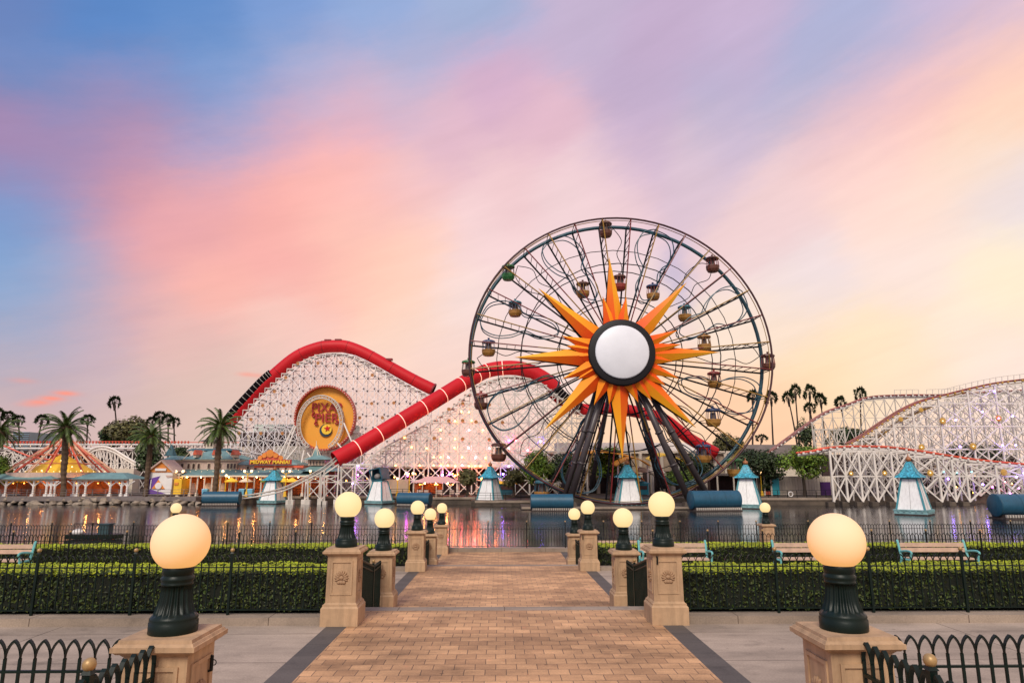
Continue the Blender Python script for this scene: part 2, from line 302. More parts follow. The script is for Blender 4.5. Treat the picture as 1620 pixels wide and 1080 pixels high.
# ------------------------------------------------------------------ mesh helpers
def V(*a): return Vector(a)
class MB:
    def __init__(s): s.v = []; s.f = []; s.mi = []; s.sm = []; s.cur = 0; s.smooth = False; s.local = False
    def add(s, vs, fs):
        o = len(s.v); s.v += [tuple(p) for p in vs]
        for f in fs: s.f.append(tuple(i+o for i in f)); s.mi.append(s.cur); s.sm.append(s.smooth)
        return s
    def box(s, a, b):
        x0,y0,z0 = a; x1,y1,z1 = b
        return s.add([(x0,y0,z0),(x1,y0,z0),(x1,y1,z0),(x0,y1,z0),(x0,y0,z1),(x1,y0,z1),(x1,y1,z1),(x0,y1,z1)],
                     [(0,3,2,1),(4,5,6,7),(0,1,5,4),(1,2,6,5),(2,3,7,6),(3,0,4,7)])
    def frust(s, c, w0, w1, z0, z1, d0=None, d1=None, rot=0.0):
        d0 = w0 if d0 is None else d0; d1 = w1 if d1 is None else d1; cr, sr = math.cos(rot), math.sin(rot); vs = []
        for w, d, z in ((w0,d0,z0),(w1,d1,z1)):
            for sx, sy in ((-1,-1),(1,-1),(1,1),(-1,1)):
                x, y = sx*w/2, sy*d/2; vs.append((c[0]+x*cr-y*sr, c[1]+x*sr+y*cr, z))
        return s.add(vs, [(0,3,2,1),(4,5,6,7),(0,1,5,4),(1,2,6,5),(2,3,7,6),(3,0,4,7)])
    def tube(s, pts, r, n=6, caps=True, closed=False):
        pts = [Vector(p) for p in pts]; k = len(pts); vs = []; ref = None
        for i, p in enumerate(pts):
            a = pts[(i-1) % k] if (closed or i > 0) else p; b = pts[(i+1) % k] if (closed or i < k-1) else p
            t = (b-a); t = t.normalized() if t.length > 1e-9 else Vector((0,0,1))
            if ref is None: ref = Vector((0,0,1)) if abs(t.z) < .9 else Vector((1,0,0))
            u = ref - t*ref.dot(t)
            if u.length < 1e-6: u = t.orthogonal()
            u.normalize(); w = t.cross(u); ref = u
            rr = r[i] if isinstance(r, (list, tuple)) else r
            for j in range(n):
                an = 2*PI*(j+.5)/n; vs.append(p + u*(math.cos(an)*rr) + w*(math.sin(an)*rr))
        fs = []
        for i in range(k if closed else k-1):
            i2 = (i+1) % k
            for j in range(n): fs.append((i*n+j, i*n+(j+1)%n, i2*n+(j+1)%n, i2*n+j))
        if caps and not closed: fs.append(tuple(range(n-1,-1,-1))); fs.append(tuple((k-1)*n+j for j in range(n)))
        return s.add(vs, fs)
    def bar(s, a, b, r, n=4): return s.tube([a, b], r, n)
    def lathe(s, prof, c=(0,0,0), n=24, flute=None, caps=True):
        vs = []
        for r, z in prof:
            for j in range(n):
                an = 2*PI*j/n; rr = r
                if flute and flute[0] <= z <= flute[1]: rr = r*(1-flute[2]*(.5-.5*math.cos(18*an))**.6)
                vs.append((c[0]+math.cos(an)*rr, c[1]+math.sin(an)*rr, c[2]+z))
        k = len(prof); fs = [(i*n+j, i*n+(j+1)%n, (i+1)*n+(j+1)%n, (i+1)*n+j) for i in range(k-1) for j in range(n)]
        if caps: fs.append(tuple(range(n-1,-1,-1))); fs.append(tuple((k-1)*n+j for j in range(n)))
        return s.add(vs, fs)
    def ball(s, c, r, n=12, m=8, sc=(1,1,1), R=None):
        vs = []
        for i in range(m+1):
            th = PI*i/m
            for j in range(n):
                an = 2*PI*j/n; p = Vector((math.sin(th)*math.cos(an)*r*sc[0], math.sin(th)*math.sin(an)*r*sc[1], math.cos(th)*r*sc[2]))
                if R: p = R @ p
                vs.append(p + Vector(c))
        fs = [(i*n+j, (i+1)*n+j, (i+1)*n+(j+1)%n, i*n+(j+1)%n) for i in range(m) for j in range(n)]
        return s.add(vs, fs)
    def prism(s, poly, d):              # polygon (3-D points) pushed along vector d
        n = len(poly); d = Vector(d); a = [Vector(p) for p in poly]
        return s.add(a + [p+d for p in a], [tuple(range(n)), tuple(range(2*n-1, n-1, -1))] + [((i+1)%n, i, n+i, n+(i+1)%n) for i in range(n)])
    def quad(s, *p): return s.add(p, [tuple(range(len(p)))])
    def build(s, name, mats, parent=None, link=True):
        me = bpy.data.meshes.new(name)
        off = Vector(parent.location) if parent is not None and parent.get('_abs') else Vector((0,0,0))
        if parent is not None and parent.type == 'MESH' and parent.parent is not None and parent.parent.get('_abs'): off = Vector(parent.parent.location)
        vs = [(p[0]-off.x, p[1]-off.y, p[2]-off.z) for p in s.v] if off.length and not s.local else s.v
        me.from_pydata(vs, [], s.f)
        for mm in (mats if isinstance(mats, (list, tuple)) else [mats]): me.materials.append(MATS[mm])
        if any(s.mi): me.polygons.foreach_set('material_index', s.mi)
        if any(s.sm): me.polygons.foreach_set('use_smooth', s.sm)
        me.update(); o = bpy.data.objects.new(name, me); C.objects.link(o)
        if parent is not None: o.parent = parent
        return o
def tag(o, label=None, cat=None, group=None, kind=None):
    if label: o['label'] = label
    if cat: o['category'] = cat
    if group: o['group'] = group
    if kind: o['kind'] = kind
    return o
def thing(name, label, cat, loc=(0,0,0), rz=0.0, group=None, absolute=True):
    o = bpy.data.objects.new(name, None); o.empty_display_size = .2; C.objects.link(o); o.location = loc; o.rotation_euler = (0,0,rz)
    if absolute: o['_abs'] = 1          # parts are given in world coordinates
    return tag(o, label, cat, group)
def struct(name, mb, mats): return tag(mb.build(name, mats), kind='structure')
def copy_tree(o, parent=None):
    c = o.copy(); C.objects.link(c); c.parent = parent
    for ch in list(o.children): copy_tree(ch, c)
    return c
def spline(pts, n=8):
    pts = [Vector(p) for p in pts]; out = []
    for i in range(len(pts)-1):
        p0 = pts[max(i-1,0)]; p1 = pts[i]; p2 = pts[i+1]; p3 = pts[min(i+2,len(pts)-1)]
        for k in range(n):
            t = k/n; out.append(.5*((2*p1)+(p2-p0)*t+(2*p0-5*p1+4*p2-p3)*t*t+(3*p1-p0-3*p2+p3)*t**3))
    out.append(pts[-1]); return out
def interp(pts, x):
    if x <= pts[0][0]: return pts[0][1]
    for (a, b), (c, d) in zip(pts, pts[1:]):
        if x <= c: return b + (d-b)*(x-a)/(c-a)
    return pts[-1][1]
def leaf_quad(mb, p, nrm, size, rnd, lift=.5, asp=.55):
    nrm = (Vector(nrm) + Vector((rnd.uniform(-1,1), rnd.uniform(-1,1), rnd.uniform(-1,1)))*lift).normalized()
    u = nrm.orthogonal().normalized(); u = Matrix.Rotation(rnd.uniform(0, 2*PI), 3, nrm) @ u; w = nrm.cross(u); p = Vector(p)
    mb.add([p-u*size, p+w*size*asp+nrm*size*.15, p+u*size, p-w*size*asp+nrm*size*.15], [(0,1,2,3)])

# ------------------------------------------------------------------ the setting
ZW, ZQ = -2.10, -1.13            # water, far quay
HW = 2.525                       # half width of the brick path
def sheet(name, x0, x1, y0, y1, z0, z1, m, th=None):
    mb = MB(); 
    if th: mb.add([(x0,y0,z0-th),(x1,y0,z0-th),(x1,y1,z1-th),(x0,y1,z1-th),(x0,y0,z0),(x1,y0,z0),(x1,y1,z1),(x0,y1,z1)],
                  [(0,3,2,1),(4,5,6,7),(0,1,5,4),(1,2,6,5),(2,3,7,6),(3,0,4,7)])
    else: mb.quad((x0,y0,z0),(x1,y0,z0),(x1,y1,z1),(x0,y1,z1))
    return struct(name, mb, m)
mb = MB(); mb.quad((-3000,97.6,-2.2),(3000,97.6,-2.2),(3000,5000,-2.2),(-3000,5000,-2.2)); struct('ground', mb, 'wall_tan')
mb = MB(); mb.quad((-400,30.4,ZW),(400,30.4,ZW),(400,97.7,ZW),(-400,97.7,ZW)); struct('water', mb, 'water')
mb = MB(); mb.quad((-400,30,ZW-2.5),(400,30,ZW-2.5),(400,98,ZW-2.5),(-400,98,ZW-2.5)); struct('lagoon_bed', mb, 'interior_dark')
# three terraces stepping down to the lagoon
sheet('upper_terrace', -40, 40, -30, 12.5, 0, 0, 'concrete', .6)
sheet('middle_terrace', -40, 40, 13.45, 22.4, -.45, -.57, 'concrete', .6)
sheet('lower_terrace', -40, 40, 23.35, 30.4, -1.0, -1.0, 'concrete', 2.2)
for (y0, y1, z0, z1) in ((-30,12.5,0,0),(13.45,22.4,-.45,-.57),(23.35,29.9,-1.0,-1.0)):
    yb = y1
    sheet('brick_path', -HW, HW, y0, yb, z0+.004, z1+.004, 'paver')
    for sx in (-1, 1):
        a, b = sorted((sx*HW, sx*(HW+.33)))
        sheet('path_border', a, b, y0, yb, z0+.004, z1+.004, 'band')
mb = MB(); mb.box((-40,12.5,-.6),(40,12.82,.006)); mb.box((-40,12.82,-.6),(40,13.14,-.15)); mb.box((-40,13.14,-.6),(40,13.45,-.30)); struct('steps', mb, 'kerbstone')
mb = MB(); mb.box((-40,22.4,-1.2),(40,22.72,-.566)); mb.box((-40,22.72,-1.2),(40,23.04,-.71)); mb.box((-40,23.04,-1.2),(40,23.35,-.86)); struct('steps', mb, 'kerbstone')
mb = MB(); mb.box((-40,29.92,-1.0),(40,30.42,-.85)); struct('kerb', mb, 'kerbstone')

# far quay: left boardwalk shore, middle quay, wheel island, right bank
def qx(px, Y): return W(px, 780, Y).x
mb = MB()
mb.box((-160,99.5,ZW-2),(160,230,ZQ))
struct('quay', mb, 'quaywall')
mb = MB(); x0, x1 = qx(590,97), qx(745,97)
mb.box((qx(660,96),95.5,ZW-2),(qx(760,96),99.5,ZQ)); mb.box((qx(745,90),90,ZW-2),(qx(850,90),99.5,ZQ-.25)); struct('quay', mb, 'quaywall')
mb = MB(); mb.box((qx(826,81),81.7,ZW-2),(qx(1150,81),92,-1.78)); mb.box((qx(850,84),92,ZW-2),(qx(1190,84),99.5,ZQ)); struct('wheel_island', mb, 'quaywall')
mb = MB(); mb.box((qx(1168,92),92,ZW-2),(qx(1325,92),99.5,ZQ)); struct('quay', mb, 'quaywall')

mb = MB()
for (a_, b_, y_, z_) in ((qx(660,96),qx(760,96),95.5,ZQ),(qx(752,90),qx(850,90),90,ZQ-.25),(qx(1168,92),qx(1325,92),92,ZQ)): mb.box((a_-.05,y_-.12,z_-.28),(b_+.05,y_+.5,z_+.02))
mb.box((-160,99.35,ZQ-.28),(qx(655,99),99.9,ZQ+.02)); mb.box((qx(826,81)-.05,81.58,-2.0),(qx(1150,81)+.05,82.2,-1.76)); struct('quay_coping', mb, 'kerbstone')
# boardwalk on posts along the left shore
bx0, bx1 = qx(-60,95.5), qx(312,95.5)
mb = MB(); mb.box((bx0,95.2,-1.62),(bx1,99.6,-1.08)); 
x = bx0
while x < bx1: mb.box((x,95.3,ZW-1),(x+.25,95.55,-1.62)); x += 2.3
struct('boardwalk', mb, 'wood_deck')
mb = MB(); rnd = random.Random(3)
def rock(mb, c, r, rnd):
    vs = []; n, m = 8, 5
    sc = (rnd.uniform(.9,1.5), rnd.uniform(.8,1.1), rnd.uniform(.55,.85)); sd = rnd.uniform(0,99); R = Matrix.Rotation(rnd.uniform(-.5,.5), 3, 'Y') @ Matrix.Rotation(rnd.uniform(0,6), 3, 'Z')
    for i in range(m+1):
        for j in range(n):
            th, an = PI*i/m, 2*PI*j/n; p = Vector((math.sin(th)*math.cos(an), math.sin(th)*math.sin(an), math.cos(th)))
            q = p*r*(.8+.5*noise.noise(p*1.3+Vector((sd,0,0)))); vs.append(R @ Vector((q.x*sc[0], q.y*sc[1], q.z*sc[2])) + Vector(c))
    mb.add(vs, [(i*n+j,(i+1)*n+j,(i+1)*n+(j+1)%n,i*n+(j+1)%n) for i in range(m) for j in range(n)])
k = 0; x = bx0
rocks = []
while x < bx1+1.0:
    for row in range(2):
        m1 = MB(); r = rnd.uniform(.32,.85); rock(m1, (0,0,0), r, rnd)
        o = m1.build('rock', 'rock'); o.location = (x+rnd.uniform(-.3,.3), 94.9+row*.7+rnd.uniform(-.2,.2), ZW+.1+row*.45+rnd.uniform(-.15,.2))
        tag(o, 'rough grey brown boulder on the shore below the boardwalk', 'rock', 'boulders below the boardwalk'); rocks.append(o)
    x += rnd.uniform(.75,1.35)

# ------------------------------------------------------------------ lamp pillars
def shell(mb, c, ax, up, nrm, r):
    ax, up, nrm, c = map(Vector, (ax, up, nrm, c)); R = Matrix((ax, nrm, up)).transposed()
    for i in range(11):
        an = math.radians(-25 + 230*i/10); d = ax*math.cos(an) + up*math.sin(an)
        Rz = Matrix((d, nrm, nrm.cross(d))).transposed()
        mb.ball(c + d*r*.62 + nrm*.004, r*.40, 8, 5, (1,.42,.34), Rz)
    mb.ball(c + nrm*.004, r*.36, 8, 5, (1.1,.5,.8), R)
    for k in (-1, 0, 1): mb.ball(c + ax*k*r*.36 - up*r*.62 + nrm*.004, r*.3, 8, 5, (1,.5,.8), R)
def make_pillar(near):
    root = thing('lamp_pillar', 'x', 'lamp pillar', absolute=False)
    b = MB(); b.frust((0,0),.60,.60,0,.27); b.frust((0,0),.60,.555,.27,.30); b.frust((0,0),.555,.555,.30,.325); b.frust((0,0),.53,.49,.325,.355); b.build('plinth', 'sandstone', root)
    b = MB(); b.frust((0,0),.485,.475,.355,1.07)
    for a in range(4):
        R = Matrix.Rotation(a*PI/2, 3, 'Z')
        for (x0,z0,x1,z1) in ((-.175,.47,-.145,1.0),(.145,.47,.175,1.0),(-.145,.47,.145,.50),(-.145,.97,.145,1.0)):
            n0 = len(b.v); b.box((x0,-.253,z0),(x1,-.236,z1))
            for i in range(n0, len(b.v)): b.v[i] = tuple(R @ Vector(b.v[i]))
    b.build('shaft', 'sandstone', root)
    for a in range(4):
        R = Matrix.Rotation(a*PI/2, 3, 'Z'); e = MB(); e.smooth = True
        shell(e, R @ V(0,-.243,.735), R @ V(1,0,0), V(0,0,1), R @ V(0,-1,0), .115); e.build('shell_emblem', 'sandstone_dark', root)
    b = MB(); b.frust((0,0),.48,.53,1.07,1.095); b.frust((0,0),.56,.60,1.095,1.115); b.frust((0,0),.62,.62,1.115,1.15); b.frust((0,0),.60,.575,1.15,1.17); b.frust((0,0),.55,.54,1.17,1.195)
    b.build('cap', 'sandstone', root)
    b = MB(); b.smooth = True
    b.lathe([(.178,1.195),(.180,1.20),(.180,1.275),(.172,1.285),(.176,1.30),(.170,1.315),(.155,1.33),(.15,1.345),(.125,1.42),(.113,1.50),(.112,1.545),(.118,1.55),(.118,1.562),(.112,1.57),(.122,1.585),(.124,1.60),(.112,1.615),(.108,1.625),(.116,1.632),(.118,1.69),(.10,1.70)], n=108, flute=(1.34,1.548,.17))
    b.build('lamp_base', 'iron_green', root)
    b = MB(); b.smooth = True; b.ball((0,0,1.87), .221, 32, 24); b.build('globe', 'globe_near' if near else 'globe_far', root)
    return root
PX = 2.66
pil_a = make_pillar(True); pil_b = make_pillar(False)
PILS = [ # x, y, floor, near, label
 (-PX,5.60,0,1,'large sandstone lamp pillar at the lower left, nearest glowing globe on the left side of the path'),
 (PX,5.60,0,1,'large sandstone lamp pillar at the lower right, nearest glowing globe on the right side of the path'),
 (-PX,11.59,0,0,'lamp pillar with shell emblem at the end of the left front hedge, above the steps'),
 (PX,11.59,0,0,'lamp pillar with shell emblem at the end of the right front hedge, above the steps'),
 (-PX,15.3,-.47,0,'lamp pillar at the foot of the upper steps, left of the path, joined to a green stair railing'),
 (PX,15.3,-.47,0,'lamp pillar at the foot of the upper steps, right of the path, joined to a green stair railing'),
 (-PX,21.4,-.56,0,'lamp pillar beside the end of the second hedge on the left of the path'),
 (PX,21.4,-.56,0,'lamp pillar beside the end of the second hedge on the right of the path'),
 (-PX,25.3,-1.0,0,'plain faced lamp pillar below the lower steps on the left, partly hidden by the one before it'),
 (PX,25.3,-1.0,0,'plain faced lamp pillar below the lower steps on the right, partly hidden by the one before it'),
 (-2.58,29.4,-1.0,0,'farthest lamp pillar left of the path, standing against the waterfront fence'),
 (W(279,800,29.6).x,29.6,-1.0,0,'lamp pillar whose pale globe peeps out above the big left foreground globe'),
 (W(1210,798,29.6).x,29.6,-1.0,0,'lone lamp pillar on the waterfront fence to the right, in front of a white float tower')]
first = {1: True, 0: True}
for x, y, z, near, lab in PILS:
    src = pil_a if near else pil_b
    o = src if first[near] else copy_tree(src); first[near] = False
    o.location = (x, y, z); o['label'] = lab; o['group'] = 'globe lamp pillars'

# ------------------------------------------------------------------ arched iron fences
def panel_mesh(mb, L, h, s, r, lo=.08, rail=.80, arch=.13, slope=0.0, seg=5):
    n = max(1, round(L/s)); s = L/n; zt = h-arch
    def sl(x): return slope*x
    for i in range(n+1):
        x = i*s; w = r
        mb.add([(x-w,-w,lo+sl(x)),(x+w,-w,lo+sl(x)),(x+w,w,lo+sl(x)),(x-w,w,lo+sl(x)),(x-w,-w,zt+sl(x)),(x+w,-w,zt+sl(x)),(x+w,w,zt+sl(x)),(x-w,w,zt+sl(x))],
               [(0,1,5,4),(1,2,6,5),(2,3,7,6),(3,0,4,7)])
    for i in range(n):
        for sg in (1, -1):
            vs = []; x0 = i*s if sg > 0 else (i+1)*s
            for k in range(seg+1):
                t = k/seg; xx = x0 + sg*s*.5*(1-math.cos(t*1.1))/(1-math.cos(1.1)); zz = zt + arch*math.sin(t*1.1)/math.sin(1.1) + sl(xx); w = r*.95
                vs += [(xx,-r*1.5,zz-w),(xx,r*1.5,zz-w),(xx,r*1.5,zz+w),(xx,-r*1.5,zz+w)]
            mb.add(vs, [(k*4+j, k*4+(j+1)%4, (k+1)*4+(j+1)%4, (k+1)*4+j) for k in range(seg) for j in range(4)])
    for z in (lo, rail*h if rail <= 1.0 else rail):
        mb.add([(0,-r*1.3,z-r),(L,-r*1.3,z-r+sl(L)),(L,r*1.3,z-r+sl(L)),(0,r*1.3,z-r),(0,-r*1.3,z+r),(L,-r*1.3,z+r+sl(L)),(L,r*1.3,z+r+sl(L)),(0,r*1.3,z+r)],
               [(0,3,2,1),(4,5,6,7),(0,1,5,4),(1,2,6,5),(2,3,7,6),(3,0,4,7)])
PANELS = {}
def fence(name, label, group, a, b, z, h, nspan, s, r, post_h, ball=.036, m='iron_green', posts=True, seg=5, ends=(True,True), cat='fence'):
    a, b = Vector((a[0],a[1],z)), Vector((b[0],b[1],z)); d = b-a; L = d.length/nspan
    root = thing(name, label, cat, a, math.atan2(d.y, d.x), group, absolute=False)
    pm = MB(); panel_mesh(pm, L, h, s, r, seg=seg); first = pm.build('panel', m, root)
    for i in range(1, nspan):
        c = first.copy(); C.objects.link(c); c.parent = root; c.location = (i*L,0,0)
    if posts:
        q = MB(); w = r*2.3; q.box((-w,-w,0),(w,w,post_h-.055)); q.frust((0,0),w*2.7,w*1.6,post_h-.055,post_h-.03)
        p0 = q.build('post', m, root); q = MB(); q.smooth = True; q.ball((0,0,post_h), ball, 10, 8); f0 = q.build('finial', 'brass', p0)
        done = False
        for i in range(nspan+1):
            if (i == 0 and not ends[0]) or (i == nspan and not ends[1]): continue
            if not done: p0.location = (i*L,0,0); done = True; continue
            c = p0.copy(); C.objects.link(c); c.parent = root; c.location = (i*L,0,0)
            g = f0.copy(); C.objects.link(g); g.parent = c
    return root
# plaza fence beside the two nearest pillars, and the railings running from them towards the viewer
fence('iron_fence', 'arched green iron fence across the lower left corner, running left from the near pillar', 'plaza fences', (-PX-.25,5.62), (-7.4,5.62), 0, 1.13, 3, .113, .0095, 1.2, ends=(False,True))
fence('iron_fence', 'arched green iron fence across the lower right corner, running right from the near pillar', 'plaza fences', (PX+.25,5.62), (7.4,5.62), 0, 1.135, 3, .113, .0095, 1.2, ends=(False,True))
for sx, side in ((-1,'left'),(1,'right')):
    fence('gate_railing', 'short arched iron railing bracketed to the front of the near %s lamp pillar' % side, 'plaza fences', (sx*PX,5.34), (sx*(PX+.03),2.9), 0, 1.16, 3, .117, .011, 1.24, ball=.042, ends=(False,True), cat='railing')
# front hedge fences, second hedge fences, waterfront fence
HZ = .12
for sx, side in ((-1,'left'),(1,'right')):
    x0 = sx*(PX+.30)
    fence('iron_fence', 'dark green arched fence with brass ball posts in front of the %s front hedge' % side, 'hedge fences', (x0,11.62), (sx*15.7,11.62), HZ, .93, 8, .118, .0085, 1.02, ends=(False,True))
    fence('iron_fence', 'dark arched fence in front of the second hedge, %s of the path' % side, 'hedge fences', (x0,21.45), (sx*23.7,21.45), -.46, .98, 12, .12, .0085, 1.07, m='iron_black', seg=3, ends=(False,True))
xw = [-33.5, PILS[11][0]-.3, PILS[11][0]+.3, -2.9, -2.2, 12, PILS[12][0]-.0, PILS[12][0]+.3, 33.5]
WF = [(-33.5, PILS[11][0]-.25, 15, 'far left stretch of the black waterfront fence, left of the waterside lamp pillar'),
      (PILS[11][0]+.25, -2.85, 7, 'black waterfront fence behind the second hedge, between the two left waterside lamp pillars'),
      (-2.30, PILS[12][0]-.25, 8, 'black waterfront fence closing off the end of the brick path'),
      (PILS[12][0]+.25, 33.5, 13, 'far right stretch of the black waterfront fence, right of the lone waterside lamp pillar')]
for a, b, n, lab in WF:
    fence('iron_fence', lab, 'waterfront fences', (a,30.1), (b,30.1), -.85, 1.0, max(1,round((b-a)/1.75)), .125, .0085, 1.12, m='iron_black', seg=3)
# stair railings between the pillar pairs: level piece by the lower pillar, then climbing to the upper one
def stair_railing(x, y0, z0, y1, z1, ym, label):
    root = thing('stair_railing', label, 'railing', (x, ym, z0), PI/2, 'stair railings', absolute=False)
    p = MB(); panel_mesh(p, y1-ym, 1.0, .115, .011, arch=.06, rail=.9); p.build('level_panel', 'iron_green', root)
    p = MB(); L = ym-y0; n = round(L/.115); 
    for i in range(n+1):
        xx = -L*i/n; zz = (z1-z0)*i/n; p.box((xx-.011,-.011,.05+zz),(xx+.011,.011,1.0+zz))
    for zz, r in ((.1,.014),(.9,.014),(1.0,.022)): p.tube([(0,0,zz),(-L,0,zz+z1-z0)], r, 6)
    p.build('sloping_panel', 'iron_green', root)
    p = MB(); p.box((-.024,-.024,0),(.024,.024,1.06)); po = p.build('post', 'iron_green', root)
    p = MB(); p.smooth = True; p.ball((0,0,1.1), .036, 10, 8); p.build('finial', 'brass', po)
for sx, side in ((-1,'left'),(1,'right')):
    stair_railing(sx*PX, 11.9, -.46, 15.0, 0.03, 14.15, 'green iron stair railing dipping between the two %s lamp pillars at the upper steps' % side)
    stair_railing(sx*PX, 21.7, -1.0, 25.0, -.54, 24.0, 'green iron stair railing dipping between the two %s lamp pillars at the lower steps' % side)
# black hooks on pillar faces
for (x, y, z, lab) in ((PX-.17,11.34,1.0,'small black iron hook on the front of the right pillar above the upper steps'),(PX-.2,21.15,.44,'tiny black iron hook on the front of the right pillar by the second hedge'),
                       (-PX+.25,5.75,.93,'small black iron hook on the path side of the nearest left pillar')):
    h = MB(); ax = V(0,-1,0) if x > 0 else V(1,0,0)
    h.tube([V(x,y,z+.05)-ax*.01, V(x,y,z+.05)+ax*.012, V(x,y,z-.06)+ax*.012, V(x,y,z-.06)-ax*.01], .014, 6)
    h.tube([V(x,y,z)+ax*.012+Vector((0,0,.02*math.sin(t)))+ax*.018*(1-math.cos(t)) for t in [k*.5 for k in range(11)]], .004, 5)
    tag(h.build('hook', 'iron_black'), lab, 'hook')

# ------------------------------------------------------------------ hedges on stone kerbs
def hedge(x0, x1, y0, y1, z0, z1, dens, size, label, group, seed):
    rnd = random.Random(seed); root = thing('hedge', label, 'hedge', ((x0+x1)/2, (y0+y1)/2, z0), 0, group)
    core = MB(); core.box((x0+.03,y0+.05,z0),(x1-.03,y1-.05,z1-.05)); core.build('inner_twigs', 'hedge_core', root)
    lf = MB(); W_, D, Hh = x1-x0, y1-y0, z1-z0
    def bumpy(x, y): return .05*noise.noise(Vector((x*1.1, y*1.3, seed))) + .03*noise.noise(Vector((x*4, y*4, seed+5)))
    n = int(W_*Hh*dens)
    for i in range(n):
        x, z = rnd.uniform(x0,x1), rnd.uniform(z0,z1)
        dpt = .15*rnd.random()**1.6 + bumpy(x, z*2)
        leaf_quad(lf, (x, y0+dpt, z+.4*bumpy(x,0)), (0,-1,.35), size*rnd.uniform(.7,1.3), rnd, .75)
    for i in range(int(D*Hh*dens*.6)):
        y, z = rnd.uniform(y0,y1), rnd.uniform(z0,z1)
        for xx, sg in ((x0,-1),(x1,1)): leaf_quad(lf, (xx-sg*.06*rnd.random(), y, z), (sg,0,.3), size*rnd.uniform(.7,1.3), rnd, .75)
    lf.build('leaves', 'leaf_hedge', root)
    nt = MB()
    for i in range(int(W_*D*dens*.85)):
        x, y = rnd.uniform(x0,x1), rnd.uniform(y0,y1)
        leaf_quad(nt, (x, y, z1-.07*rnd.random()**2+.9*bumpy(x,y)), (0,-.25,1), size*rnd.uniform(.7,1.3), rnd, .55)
    nt.build('toplit_shoots', 'leaf_new_toplit', root)  # top layer: new growth, its paleness partly painted light
for sx, side in ((-1,'left'),(1,'right')):
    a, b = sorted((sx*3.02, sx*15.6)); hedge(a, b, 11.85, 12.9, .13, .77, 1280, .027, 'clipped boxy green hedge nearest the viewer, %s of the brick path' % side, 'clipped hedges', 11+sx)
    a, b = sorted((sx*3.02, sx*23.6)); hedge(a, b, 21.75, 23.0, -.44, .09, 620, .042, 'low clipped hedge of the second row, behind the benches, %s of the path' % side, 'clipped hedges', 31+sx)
    mb = MB(); a, b = sorted((sx*(PX+.30), sx*16)); mb.box((a,11.40,-.02),(b,11.74,HZ)); mb.box((a,12.95,-.02),(b,13.12,HZ)); struct('kerb', mb, 'kerbstone')
    mb = MB(); mb.box((a,11.74,-.02),(b,12.95,HZ-.03)); struct('soil', mb, 'hedge_core')
    a, b = sorted((sx*(PX+.30), sx*24)); mb = MB(); mb.box((a,21.25,-.62),(b,21.6,-.45)); mb.box((a,23.1,-1.0),(b,23.3,-.45)); struct('kerb', mb, 'kerbstone')
    mb = MB(); mb.box((a,21.6,-1.0),(b,23.1,-.48)); struct('soil', mb, 'hedge_core')

# ------------------------------------------------------------------ benches on the middle terrace
def make_bench():
    root = thing('park_bench', 'x', 'bench', absolute=False); L = 1.95
    for z, y in ((.80,.30),(.655,.275)):
        b = MB(); b.box((-L/2,y,z-.06),(L/2,y+.035,z+.06)); b.build('back_slat', 'bench_wood', root)
    b = MB()
    for y in (-.17,-.05,.07,.19): b.box((-L/2,y-.05,.43),(L/2,y+.05,.465))
    b.build('seat', 'bench_wood', root)
    for x in (-L/2-.03, L/2+.03):
        e = MB(); w = .035
        for pts, r in (([(0,.40,0),(0,.30,.25),(0,.22,.44),(0,.27,.62),(0,.34,.88),(0,.37,.93)], .034), ([(0,-.30,0),(0,-.24,.2),(0,-.22,.42),(0,-.26,.56),(0,-.30,.63),(0,-.22,.67),(0,0,.66),(0,.24,.62)], .03), ([(0,-.24,.42),(0,.22,.42)], .03), ([(0,-.27,.15),(0,-.05,.30),(0,.28,.2)], .018)):
            e.tube([V(x,0,0)+Vector(p) for p in spline(pts, 4)], r, 6)
        e.build('end_frame', 'bench_iron', root)
    return root
bench = make_bench()
for i, (px, lab) in enumerate(((1485,'slatted bench with turquoise iron ends at the far right, in front of the second hedge'),(1283,'slatted bench with turquoise ends partly hidden by the big right globe'),
                               (1068,'slatted bench half hidden behind the right pillar above the steps'),(-14,'slatted bench with turquoise ends cut by the left edge of the picture'))):
    o = bench if i == 0 else copy_tree(bench); p = W(px, 870, 20.3); o.location = (p.x, 20.3, -.545); o['label'] = lab; o['group'] = 'benches on the middle terrace'
# pale scalloped bench top seen behind the second hedge on the right of the path
o = copy_tree(bench); p = W(968, 846, 26.8); o.location = (p.x, 26.6, -1.0); o.rotation_euler = (0,0,PI); o['label'] = 'bench by the water, its pale back just showing over the second right hedge'; o['group'] = 'benches on the middle terrace'

# ------------------------------------------------------------------ the big wheel
YW = 85.0
WCL, WCR, WT, WBt = W(742,571,YW), W(1222,571,YW), W(978,345,YW), W(985,797,YW)
WC = V((WCL.x+WCR.x)/2, YW, (WT.z+WBt.z)/2); RX, RZ = (WCR.x-WCL.x)/2, (WT.z-WBt.z)/2
YB = YW + 3.5
def wp(an, r, y=YW):                     # clockwise angle from the top, fraction of the radius
    return V(WC.x + math.sin(an)*r*RX, y, WC.z + math.cos(an)*r*RZ)
wheel = thing('ferris_wheel', 'giant open ferris wheel with a golden sunburst at its hub on the far shore', 'ferris wheel', (WC.x, YW, ZQ))
def circ(r, y, n=96): return [wp(2*PI*k/n, r, y) for k in range(n)]
m = MB(); m.smooth = True; m.tube(circ(1.0, YW), .13, 8, closed=True); m.build('front_rim', 'wheel_maroon', wheel)
m = MB(); m.smooth = True; m.tube(circ(.986, YW+.25), .04, 5, closed=True); m.tube(circ(1.0, YW+.9), .045, 5, closed=True); m.build('rim_light_strip', 'spoke_yellow', wheel)
m = MB(); m.smooth = True; m.tube(circ(1.0, YB), .24, 8, closed=True); m.build('rear_rim', 'wheel_teal', wheel)
